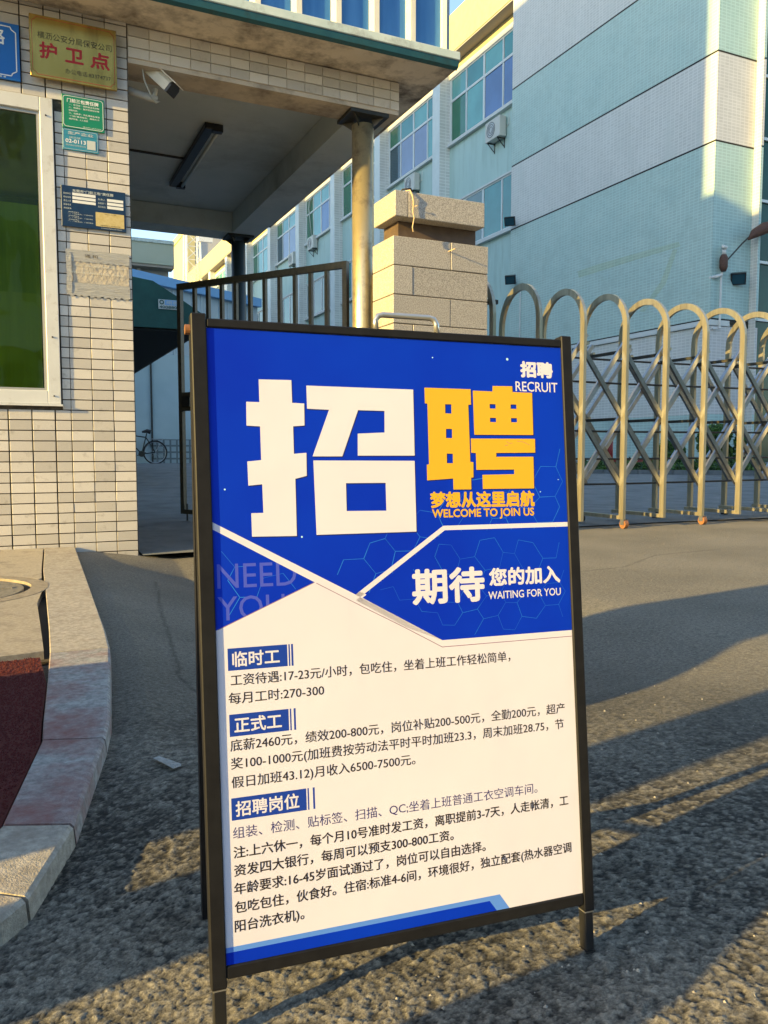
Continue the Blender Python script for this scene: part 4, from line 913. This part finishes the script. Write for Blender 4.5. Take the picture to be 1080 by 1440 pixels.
# recessed window bays
B('recessed_wall', M['teal'], fb, *[(XR, XR+.3, 31.05, 112, a, b) for a, b in ((-.3, .9), (5.0, 10.83), (13.42, 16.42), (19.75, 20.4))], (XR+.12, XR+.3, 31.05, 112, .9, 5.0), (XR+.12, XR+.3, 31.05, 112, 10.83, 13.42), (XR+.12, XR+.3, 31.05, 112, 16.42, 19.75))
B('stucco_band', M['lintel'], fb, (XR-.03, XR+.0, 31.05, 112, 19.77, 20.05))
B('eave', M['soffit'], fb, (XB-.05, XR+.4, 31.05, 112, 20.40, 20.47)); B('parapet', M['cornice'], fb, (XB-.08, XB+.25, 31.05, 112, 20.475, 22.35))
B('sunlit_strip', M['cornice'], fb, (XR-.02, XR+.0, 31.05, 112, 20.07, 20.39))  # cream strip paints the sunlit top of the recessed wall under the eave
B('roof', M['fargrey'], fb, (XB+.26, XB+14, 31.05, 112, 20.6, 20.7)); B('body', M['fargrey'], fb, (XB+1.3, XB+14, 31.05, 112, -.3, 20.4)); B('body', M['fargrey'], fb, (XB+.95, XB+14, CY+.4, 31.0, -.3, 24))
npil = 10
for k in range(npil):
    y0 = 37.68+7.42*k
    B('pilaster', M['pil'], fb, (XB, XR+.11, y0+.02, y0+.80, -.3, 20.39)); B('pilaster_side', M['pil_y'], fb, (XB, XR+.11, y0, y0+.019, -.3, 20.39))
def window_bay(y0, y1, kk):
    rnd = random.Random(kk*13+5)
    for zi, (z0, z1, rows) in enumerate(((16.56, 19.75, 2), (10.95, 13.40, 1), (.9, 5.0, 1))):
        wf = MB(); t = .10; n_ = 4; pw = (y1-y0)/n_
        xf0, xf1 = XR-.02, XR+.05
        wf.box(xf0, xf1, y0, y1, z0, z0+.07); wf.box(xf0, xf1, y0, y1, z1-.07, z1)
        for i in range(n_+1):
            yy = min(max(y0+pw*i, y0+t), y1-t); tt = t*(1.5 if i == 2 else 1)
            wf.box(xf0+.001, xf1-.001, yy-tt/2 if 0 < i < n_ else yy-t, yy+tt/2 if 0 < i < n_ else yy+t, z0+.071, z1-.071)
        if rows == 2: wf.box(xf0-.01, xf1, y0+.001, y1-.001, 18.58, 18.70)
        W = wf.obj('window', M['wframe'] if zi != 1 else M['wframe'], fb)
        for i in range(n_):
            a, b = y0+pw*i+t*.9, y0+pw*(i+1)-t*.9
            if i == 0: a = y0+.1
            segs = ((z0+.071, 18.578), (18.702, z1-.071)) if rows == 2 else ((z0+.071, z1-.071),)
            for q, (c, d) in enumerate(segs):
                ii = n_-1-i
                if rows == 2 and q == 0: m = M['gl'][{0: [3, 5, 3][kk % 3], 1: [1, 4, 1][kk % 3], 2: [2, 4, 1][kk % 3], 3: [2, 1, 4][kk % 3]}[ii]]
                elif rows == 2: m = M['gl'][{0: 3, 1: 0, 2: 1, 3: 0}[ii] if rnd.random() < .8 else 1]
                else: m = M['gl_low'] if rnd.random() < .7 else M['gl'][0]
                o = B('pane', m, W, (XR+.0+.01*(i % 2), XR+.008+.01*(i % 2), a, b, c, d))
        B('window_sill', M['lintel'], fb, (XR-.20, XR-.0005, y0+.02, y1-.02, z0-.20, z0-.05)); B('window_head', M['lintel'], fb, (XR-.07, XR-.0005, y0+.02, y1-.02, z1+.002, z1+.09))
for k in range(npil+1):
    window_bay(31.05+7.42*k if k == 0 else 38.50+7.42*(k-1), 37.67+7.42*k, k)
# rooftop stair tower at the far end
B('stair_tower', M['fargrey'], fb, (XB+.2, XB+12, 101.6, 111, 20.7, 27.6)); B('stair_tower_cap', M['cornice'], fb, (XB-.1, XB+12.2, 101.2, 111.4, 27.605, 28.4))
B('tower_side', M['cornice'], fb, (XB-.0, XB+.199, 104.2, 111, 20.475, 27.6), (XB, XB+.9, 101.3, 101.599, 22.36, 27.6))

# air conditioners under the windows
def make_ac(loc, label):
    t = thing('air_conditioner', label, 'air conditioner', loc, 'outdoor air conditioners on the factory wall')
    x, y, z = loc
    c = B('casing', M['acwhite'], t, (x-.42, x-.06, y-.62, y+.62, z, z+.92), ch=.02)
    mb = MB()
    for r_ in (.34, .24, .14):
        for k in range(24):
            a, b = 2*math.pi*k/24, 2*math.pi*(k+1)/24
            mb.sweep([(x-.428, y+.12+r_*math.cos(a), z+.47+r_*math.sin(a)), (x-.428, y+.12+r_*math.cos(b), z+.47+r_*math.sin(b))], .012, .02, (1, 0, 0), caps=False)
    mb.obj('fan_guard', M['plasticblack'], c)
    mb = MB(); mb.tube([(x-.421, y+.12, z+.47), (x-.424, y+.12, z+.47)], .33, 24); mb.obj('fan_opening', M['alu_g'], c)
    for dy in (-.42, .42):
        mb = MB(); mb.box(x-.42, x, y+dy-.02, y+dy+.02, z-.05, z-.003); mb.sweep([(x-.40, y+dy, z-.04), (x-.02, y+dy, z-.40)], .03, .03, (0, 1, 0)); mb.box(x-.03, x, y+dy-.02, y+dy+.02, z-.45, z-.051)
        mb.obj('bracket', M['blackiron'], t)
    mb = MB(); mb.tube([(x-.06, y-.5, z+.4), (x, y-.75, z+.5), (x+.02, y-.8, z+1.0)], .03, 6); mb.obj('pipe', M['palegrey'], t, smooth=True)
    return t
AX = XR
ac0 = make_ac((AX, 32.95, 15.15), 'rightmost white air conditioner beside the grey banded wall')
for (y, z, lab) in ((41.55, 15.2, 'white air conditioner above the granite pillar under the second window bay'), (57.9, 15.7, 'white air conditioner left of the yellow column beside a looped pipe'), (62.5, 15.5, 'farthest white air conditioner, leftmost on the factory wall')):
    copy_tree(ac0, (AX, y, z)); bpy.context.view_layer.update() if False else None
    [o for o in bpy.data.objects if o.name.startswith('air_conditioner')][-1]['label'] = lab
mb = MB(); mb.tube([(XR-.05, 58.6, 16.9), (XR-.08, 59.1, 19.0), (XR-.08, 58.9, 19.5), (XR-.06, 58.3, 19.7)], .035, 6); tag(mb.obj('looped_pipe', M['palegrey'], smooth=True), 'grey looped pipe rising from the air conditioner on the factory wall', 'pipe')

# flood lights on the wall
def flood(loc, label):
    t = thing('flood_light', label, 'flood light', loc, 'flood lights on the factory wall'); x, y, z = loc
    mb = MB(); a = Vector((x-.30, y-.05, z)); ax_ = Vector((-.62, -.62, -.42)).normalized(); s_ = ax_.cross(Vector((0, 0, 1))).normalized(); u_ = s_.cross(ax_)
    obox(mb, a, a+ax_*.16, s_, .46, u_, .38); mb.obj('lamp_head', M['plasticblack'], t)
    mb = MB(); obox(mb, a+ax_*.161, a+ax_*.17, s_, .38, u_, .30); mb.obj('lens', M['gl'][5], t)
    mb = MB(); mb.tube([(x, y, z-.12), (x-.2, y+.05, z-.12), tuple(a)], .03, 6); mb.obj('arm', M['blackiron'], t)
    return t
flood((XB, 30.7, 10.80), 'upper black flood light at the left end of the grey wall band')
flood((XB, 30.6, 8.25), 'lower black flood light above the first gate arch')
fl3 = flood((22.2, CY-.02, 6.30), 'black flood light below the street lamp at the building corner')
# horn speaker, street lamp head and conduit at the corner
hl = thing('wall_street_lamp', 'rusty street lamp head on a thin arm reaching out from the building corner', 'street lamp', (21.230, 19.330, 6.6))
mb = MB(); mb.tube([(21.260, 19.360, 6.75), (21.780, 19.180, 7.35), (22.000, 19.050, 7.6)], .025, 6); mb.obj('arm', M['blackiron'], hl)
mb = MB(); mb.tube([(21.900, 19.070, 7.45), (22.130, 19.030, 7.66), (22.500, 18.980, 7.85), (22.800, 18.930, 7.95), (23.050, 18.880, 7.95)], [.03, .15, .19, .17, .04], 12); o = mb.obj('lamp_head', M['rust'], hl, smooth=True)
for v in o.data.vertices: v.co.z = v.co.z if v.co.z > 0 else v.co.z
sk = thing('junction_lamp_box', 'rusty round fitting with a small white cap on the building corner', 'lamp fitting', (21.110, 19.350, 6.5))
mb = MB(); mb.tube([(21.130, 19.330, 6.42), (21.130, 19.330, 6.55), (21.130, 19.330, 6.85), (21.130, 19.330, 6.95)], [.08, .13, .13, .08], 14); mb.obj('housing', M['rust'], sk, smooth=True)
mb = MB(); mb.tube([(21.130, 19.330, 6.95), (21.130, 19.330, 7.15)], .07, 10); mb.tube([(21.110, 19.330, 7.14), (21.110, 19.280, 7.22)], [.09, .11], 10); mb.obj('cap', M['alu'], sk, smooth=True)
cd = thing('white_conduit', 'white pipe running down the tiled corner below the rusty fitting', 'pipe', (21.100, 19.430, 5.0))
mb = MB(); mb.tube([(21.140, 19.390, 6.4), (21.110, 19.400, 6.2), (21.110, 19.400, 4.62), (20.850, 19.400, 4.60), (20.850, 20.830, 4.60)], .035, 8); mb.obj('pipe', M['alu'], cd)
mb = MB(); mb.tube([(21.120, 19.380, 6.32), (20.850, 19.400, 6.24), (20.810, 19.590, 6.24)], .05, 8); mb.tube([(20.870, 19.570, 6.2), (20.870, 19.570, 5.35)], .045, 8); mb.tube([(20.890, 19.730, 4.6), (20.890, 19.730, 1.0)], .03, 8); mb.obj('branch_pipe', M['alu'], cd)
mb = MB(); mb.tube([(XB-.03, 30.2, 8.0), (XB-.03, 30.2, .3)], .03, 6); tag(mb.obj('drain_pipe', M['alu']), 'thin pale drain pipe on the teal wall seen through the first gate arch', 'pipe')

# planting at the foot of the building
def leaves(mb, n_, fx, size, mats=3):
    for _ in range(n_):
        p = Vector(fx()); s_ = size*random.uniform(.6, 1.4)
        a = Vector((random.gauss(0, 1), random.gauss(0, 1), random.gauss(0, .7))).normalized(); b = a.orthogonal().normalized(); b.rotate(Matrix.Rotation(random.uniform(0, 6.28), 3, a)); c = a.cross(b)
        mb.cur = random.choices(range(3), (5, 3, 3))[0]
        mb.add([p-b*s_*1.5, p-c*s_*.6+a*s_*.2, p+b*s_*1.5, p+c*s_*.6+a*s_*.2], [(0, 1, 2, 3)])
mb = MB()
L0 = Vector((10.6, 14.9, .18)); L1 = Vector((16.8, 11.9, .14))
nb = (L1-L0).cross(Vector((0, 0, 1))).normalized()*-1
def strip():
    t = random.random(); q = random.random(); p = L0.lerp(L1, t)+nb*q*1.3
    hgt = .16+.17*(.5+.5*math.sin(t*23+q*5))*(.5+.5*math.sin(t*61)); return (p.x, p.y, p.z+random.random()*hgt)
leaves(mb, 9000, strip, .035); hd = mb.obj('ground_cover', M['leaf']); tag(hd, 'low green ground cover growing in a strip beyond the folding gate', 'ground cover', kind='stuff')
mb = MB(); mb.prism([L0-nb*.1, L1-nb*.1, L1+nb*1.4, L0+nb*1.4], (0, 0, .03)); o = mb.obj('planting_bed', M['soil']); fixnormals(o); tag(o, kind='structure')
mb = MB()
for k in range(18):
    a = L0.lerp(L1, k/18)-nb*.22; b = L0.lerp(L1, (k+1)/18-.002)-nb*.22
    obox(mb, a+Vector((0, 0, -.03)), b+Vector((0, 0, -.03)), nb.normalized(), .12, Vector((0, 0, 1)), .16)
tag(mb.obj('bed_kerb', M['concrete']), kind='structure')
def shrub(loc, rx, rz, n_, label, size=.05):
    t = thing('shrub', label, 'shrub', loc, 'shrubs behind the folding gate'); x, y, z = loc; mb = MB()
    cl = [(random.gauss(0, .5)*rx, random.gauss(0, .5)*rx, random.uniform(.25, 1)*rz, random.uniform(.3, .55)*rx) for _ in range(14)]
    def f():
        c = random.choice(cl); d = Vector((random.gauss(0, 1), random.gauss(0, 1), random.gauss(0, 1))).normalized()*c[3]*random.uniform(.6, 1.05)
        return (x+c[0]+d.x, y+c[1]+d.y, max(z+.03, z+c[2]+d.z))
    leaves(mb, n_, f, size); mb.obj('foliage', M['leaf'], t)
    mb = MB()
    for c in cl[:6]: mb.tube([(x, y, z), (x+c[0]*.5, y+c[1]*.5, z+c[2]*.6), (x+c[0], y+c[1], z+c[2])], [.03, .02, .008], 5)
    mb.obj('stem', M['soil'], t); return t
shrub((15.4, 13.9, .18), .42, .95, 3400, 'tall bushy green shrub beside the right gate arches'); shrub((14.4, 14.6, .18), .35, .55, 2000, 'smaller green shrub left of the tall one behind the gate')
rp = thing('red_standpipe', 'dark red standpipe and low red box seen through the folding gate', 'standpipe', (13.6, 15.8, .2))
mb = MB(); mb.tube([(13.6, 15.8, .18), (13.6, 15.8, 1.15)], .07, 12); mb.obj('pipe', M['red'], rp, smooth=True); B('low_box', M['red'], rp, (13.3, 14.9, 15.5, 15.9, .18, .45), ch=.02)

# ================================================================== YARD BEHIND THE GATEHOUSE
yw = thing('yard_shed_wall', 'pale low shed wall with a tiled base behind the bicycle', 'shed', (4.5, 25.7, .25))
B('wall', M['yardwall'], yw, (-4, 4.02, 25.5, 30, .2, 3.6), (4.07, 9.5, 25.55, 30, 1.0, 3.6), (4.07, 9.5, 25.6, 30, .2, .999)); B('tile_base', M['yardtile'], yw, (4.07, 9.5, 25.55, 25.599, .2, .999))
B('downpipe', M['blackiron'], yw, (4.021, 4.069, 25.45, 25.52, .2, 3.6))
tn = thing('green_awning', 'dark green tarpaulin awning with a small sign hanging in the yard', 'awning', (1.5, 12, 2.4))
mb = MB(); mb.prism([(-1.2, 12, 2.38), (2.716, 12, 2.40), (2.716, 12, 2.605), (2.3, 12, 2.86), (1.961, 12, 3.055), (1.6, 12, 3.10), (-1.2, 12, 3.12)], (0, .03, 0)); o = mb.obj('front_cloth', M['tarp'], tn); fixnormals(o)
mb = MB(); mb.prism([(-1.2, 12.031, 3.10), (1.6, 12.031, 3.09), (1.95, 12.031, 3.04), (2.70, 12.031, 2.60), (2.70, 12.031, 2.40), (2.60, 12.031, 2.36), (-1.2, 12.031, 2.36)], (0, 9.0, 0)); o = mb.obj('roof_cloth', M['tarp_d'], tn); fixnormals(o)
mb = MB()
for px_ in (2.56,):
    for py_ in (12.2, 20.6): mb.tube([(px_, py_, .1), (px_, py_, 2.36)], .03, 8)
mb.tube([(2.56, 20.55, 1.9), (2.75, 20.4, 2.2), (2.8, 20.3, 2.36)], .02, 6); mb.tube([(2.56, 12.2, 2.0), (2.66, 12.1, 2.2), (2.72, 12.05, 2.40)], .018, 6)
mb.obj('pole', M['blackiron'], tn)
B('sign_panel', M['palegrey'], tn, (2.03, 2.34, 11.985, 11.998, 2.665, 2.80)); B('sign_blue', M['shedcap'], tn, (2.12, 2.335, 11.982, 11.9845, 2.725, 2.795))
mb = MB(); letter(mb, '4008800', 2.04, 2.33, -2.694, .035, lambda a, b: (a, 11.980, -b), .02); mb.obj('lettering', M['tarp'], tn)
mb = MB(); letter(mb, '雨棚', 2.14, 2.32, -2.76, .05, lambda a, b: (a, 11.980, -b), .02); mb.obj('lettering', M['palegrey'], tn)
mb = MB()
for r_, col_ in ((.026, 0),):
    for k in range(20):
        a, b = 2*math.pi*k/20, 2*math.pi*(k+1)/20
        mb.sweep([(2.075+r_*math.cos(a), 11.981, 2.76+r_*math.sin(a)), (2.075+r_*math.cos(b), 11.981, 2.76+r_*math.sin(b))], .002, .014, (0, 1, 0), caps=False)
mb.obj('emblem', M['tarp'], tn)
# white fluted shed with blue ridge cap, set at an angle
wd = thing('fluted_shed', 'long white fluted metal shed with a blue ridge cap behind the awning', 'shed', (7, 32, .2))
A0 = Vector((3.66, 30.9, 0)); ang = yaw+R(33.6); dr = Vector((math.sin(ang), math.cos(ang), 0)); A0 = A0-dr*8; A1 = A0+dr*15.6
sn = Vector((dr.y, -dr.x, 0)); 
def zz_(p): return 7.55
mb = MB(); mb.prism([A0+Vector((0, 0, .1)), A1+Vector((0, 0, .1)), A1+Vector((0, 0, 6.92)), A0+Vector((0, 0, 6.92))], -sn*4); o = mb.obj('wall', M['shed'], wd); fixnormals(o)
mb = MB(); 
obox(mb, A0+Vector((0, 0, 7.10))+sn*.1, A1+Vector((0, 0, 7.10))+sn*.1, sn, .3, Vector((0, 0, 1)), .36); mb.obj('ridge_cap', M['shedcap'], wd)
mb = MB()
for k in range(31):
    p = A0+dr*(.25+.5*k); obox(mb, p+Vector((0, 0, .1)), p+Vector((0, 0, 6.91)), dr, .07, sn, .12)
mb.obj('flute', M['shed'], wd)
# far sage building, mast
fs = thing('sage_building', 'long low sage green building with a deep eave far beyond the yard', 'building', (8, 66, .2))
B('wall', M['fargrey'], fs, (-30, 12.0, 66, 80, .1, 15.0)); B('parapet', M['farwall'], fs, (-30, 12.2, 64.6, 66.4, 15.0, 16.6)); B('eave', M['soffit'], fs, (-30, 12.2, 64.7, 65.99, 14.8, 14.99)); B('coping', M['fascia'], fs, (-30, 12.2, 64.5, 66.5, 16.6, 16.85))
for k in range(3):
    W = B('window', M['gl'][5], fs, (4+3.2*k, 5.9+3.2*k, 65.95, 65.995, 13.0, 14.2)); B('window_frame', M['wframe'], W, (4+3.2*k, 5.9+3.2*k, 65.93, 65.949, 14.2, 14.3), (4.92+3.2*k, 4.98+3.2*k, 65.93, 65.949, 13.0, 14.2))
    B('fin', M['fargrey'], fs, (3.1+3.2*k, 3.4+3.2*k, 65.4, 65.999, .1, 14.79))
ma = thing('telecom_mast', 'pale lattice telecom mast rising behind the sage building', 'mast', (20, 95, 0))
mb = MB()
for dx, dy in ((-.6, -.6), (.6, -.6), (.6, .6), (-.6, .6)): mb.tube([(20+dx*2, 95+dy*2, 0), (20+dx, 95+dy, 34)], .12, 6)
for k in range(22):
    z = 1.5*k; s_ = 1.2-.6*k/22
    mb.tube([(20-s_, 95-s_, z), (20+s_, 95-s_, z+1.5)], .05, 4); mb.tube([(20+s_, 95-s_, z), (20-s_, 95-s_, z+1.5)], .05, 4); mb.tube([(20-s_, 95-s_, z), (20+s_, 95-s_, z)], .05, 4)
mb.obj('lattice', M['alu'], ma)
mb = MB()
for k in range(6): mb.box(20+random.uniform(-1.6, 1.4), 20+random.uniform(1.5, 2.2)*random.choice((1, .2)), 93.6, 93.9, 24.5+1.1*k, 25.3+1.1*k)
mb.obj('antenna', M['alu'], ma)
# bicycle
bi = thing('bicycle', 'old dark bicycle leaning by the pale shed wall at the end of the yard', 'bicycle', (3.8, 25.2, .25))
def circ(c, r, n_=28): return [(c[0]+r*math.cos(2*math.pi*k/n_), c[1], c[2]+r*math.sin(2*math.pi*k/n_)) for k in range(n_+1)]
wr = .345; wy = 25.2
for i, wx in enumerate((4.08, 3.02)):
    c = (wx, wy, .25+wr); mb = MB(); mb.tube(circ(c, wr), .022, 6, caps=False); wh = mb.obj('wheel', M['rubber'], bi)
    mb = MB(); mb.tube(circ(c, wr-.03), .010, 5, caps=False); mb.obj('rim', M['steel_d'], wh)
    mb = MB()
    for k in range(14):
        a = 2*math.pi*k/14; mb.tube([c, (c[0]+(wr-.03)*math.cos(a), wy, c[2]+(wr-.03)*math.sin(a))], .003, 3)
    mb.obj('spokes', M['steel_d'], wh)
mb = MB(); z0 = .25
for a, b in (((4.08, wr), (3.68, .30)), ((4.08, wr), (3.80, .82)), ((3.68, .30), (3.84, .92)), ((3.68, .30), (3.22, .80)), ((3.80, .80), (3.22, .88)), ((3.02, wr), (3.24, .98))): mb.tube([(a[0], wy, z0+a[1]), (b[0], wy, z0+b[1])], .018, 6)
mb.obj('frame', M['bike'], bi)
mb = MB(); mb.tube([(3.95, wy, z0+.96), (3.85, wy, z0+.99), (3.70, wy, z0+.96)], [.07, .06, .025], 8); mb.obj('saddle', M['rubber'], bi)
mb = MB(); mb.box(3.86, 4.32, wy-.07, wy+.07, z0+.74, z0+.76); mb.tube([(4.3, wy, z0+.74), (4.08, wy, z0+wr)], .01, 5); mb.obj('rack', M['steel_d'], bi)
mb = MB(); mb.tube([(3.26, wy-.28, z0+1.05), (3.22, wy, z0+1.02), (3.26, wy+.28, z0+1.05)], .014, 6); mb.obj('handlebar', M['steel_d'], bi)
mb = MB(); mb.tube([(3.55, wy+.02, z0+.25), (3.8, wy-.02, z0+.34)], .015, 5); mb.tube([(3.66, wy-.03, z0+.30), (3.70, wy+.03, z0+.30)], .09, 14); mb.obj('crank', M['blackiron'], bi)
# dark vehicle cab glimpsed above the shed line is left to the yard clutter
# ================================================================== OUTSIDE THE FRAME: what shades the place
nb_ = thing('neighbouring_block', 'tall plain factory block across the yard, left of the picture', 'building', (-10, 40, 0))
def s_y(s_, x): return s_+x*math.tan(SUN_AZ)
def block(parent, x1, s0, s1, zs, name='wall'):
    """box left of the frame whose shadow edge at x=20.8 stands at height zs"""
    h = zs+(20.9-x1)/math.cos(SUN_AZ)*math.tan(SUN_EL)
    return B(name, M['farwall'], parent, (x1-9, x1, s_y(s0, x1), s_y(s1, x1), 0, h))
block(nb_, -26.0, 16.05, 80, 20.0)
nw = thing('low_shade_block', 'unseen lower block left of the picture, sized to shade the yard and corner', 'building', (-10, 12, 0))
block(nw, -14, 6.3, 16.0, 8.9)  # added box, sized so its shadow covers the yard and building corner
ac_ = thing('street_building', 'long factory building across the street behind the viewer', 'building', (10, -22, 0))
B('wall', M['teal'], ac_, (-12, 60, -34, -19, 0, 13)); B('roof_edge', M['fascia'], ac_, (-12.2, 60.2, -34.2, -18.8, 13.0, 13.6))
for k in range(16):
    for z in (2, 6, 10): B('window', M['gl'][5], ac_, (-10+4.2*k, -7.4+4.2*k, -18.99, -18.9, z, z+1.9))
# unseen casters added left of the frame, shaped from the long forecourt shadows
def shade_s(x, y): return y-x*math.tan(SUN_AZ)
po = thing('post_caster', 'unseen square post left of the picture, added to throw a shadow band', 'shadow caster', (-1.6, .73, 0))
B('shaft', M['concrete'], po, (-1.68, -1.52, s_y(.935, -1.6), s_y(1.105, -1.6), 0, 3.4), ch=.01)  # added caster for the narrow shadow band on the forecourt
ub = thing('profiled_caster', 'unseen stepped shape left of the picture, outlined to throw a wide shadow band', 'cabinet', (-1.8, 1.35, 0))
mb = MB(); xx = -1.8
for a, b in (((1.00, 0), (1.52, 1.02)),): pass
prof = [(1.27, 0), (1.28, .52), (1.386, .81), (1.50, .98), (1.54, 1.6), (1.95, 1.6), (2.06, .98), (2.30, .52), (2.33, 0)]
mb.prism([(xx-.2, s_y(a, xx), z) for a, z in prof], (.4, 0, 0)); o = mb.obj('housing', M['alu_g'], ub); fixnormals(o)  # added caster, its outline follows the edges of the wide shadow band
tc = thing('tapered_caster', 'unseen tapered shape left of the picture, profiled to throw a shadow streak', 'traffic cone', (-.62, .5, 0))
mb = MB(); cyy = s_y(.600, -.62); mb.tube([(-.62, s_y(q, -.62), z) for q, z in ((.60, .03), (.60, .2), (.592, .27), (.585, .33), (.608, .41), (.618, .46), (.625, .85))], [.15, .10, .078, .064, .036, .028, .024], 20); mb.obj('cone', M['orange'], tc, smooth=True); B('base', M['rubber'], tc, (-.84, -.40, cyy-.22, cyy+.22, 0, .029))  # added caster, its leaning profile follows the lower right shadow streak
print('tiles', ntile[0], 'objects', len(bpy.data.objects))
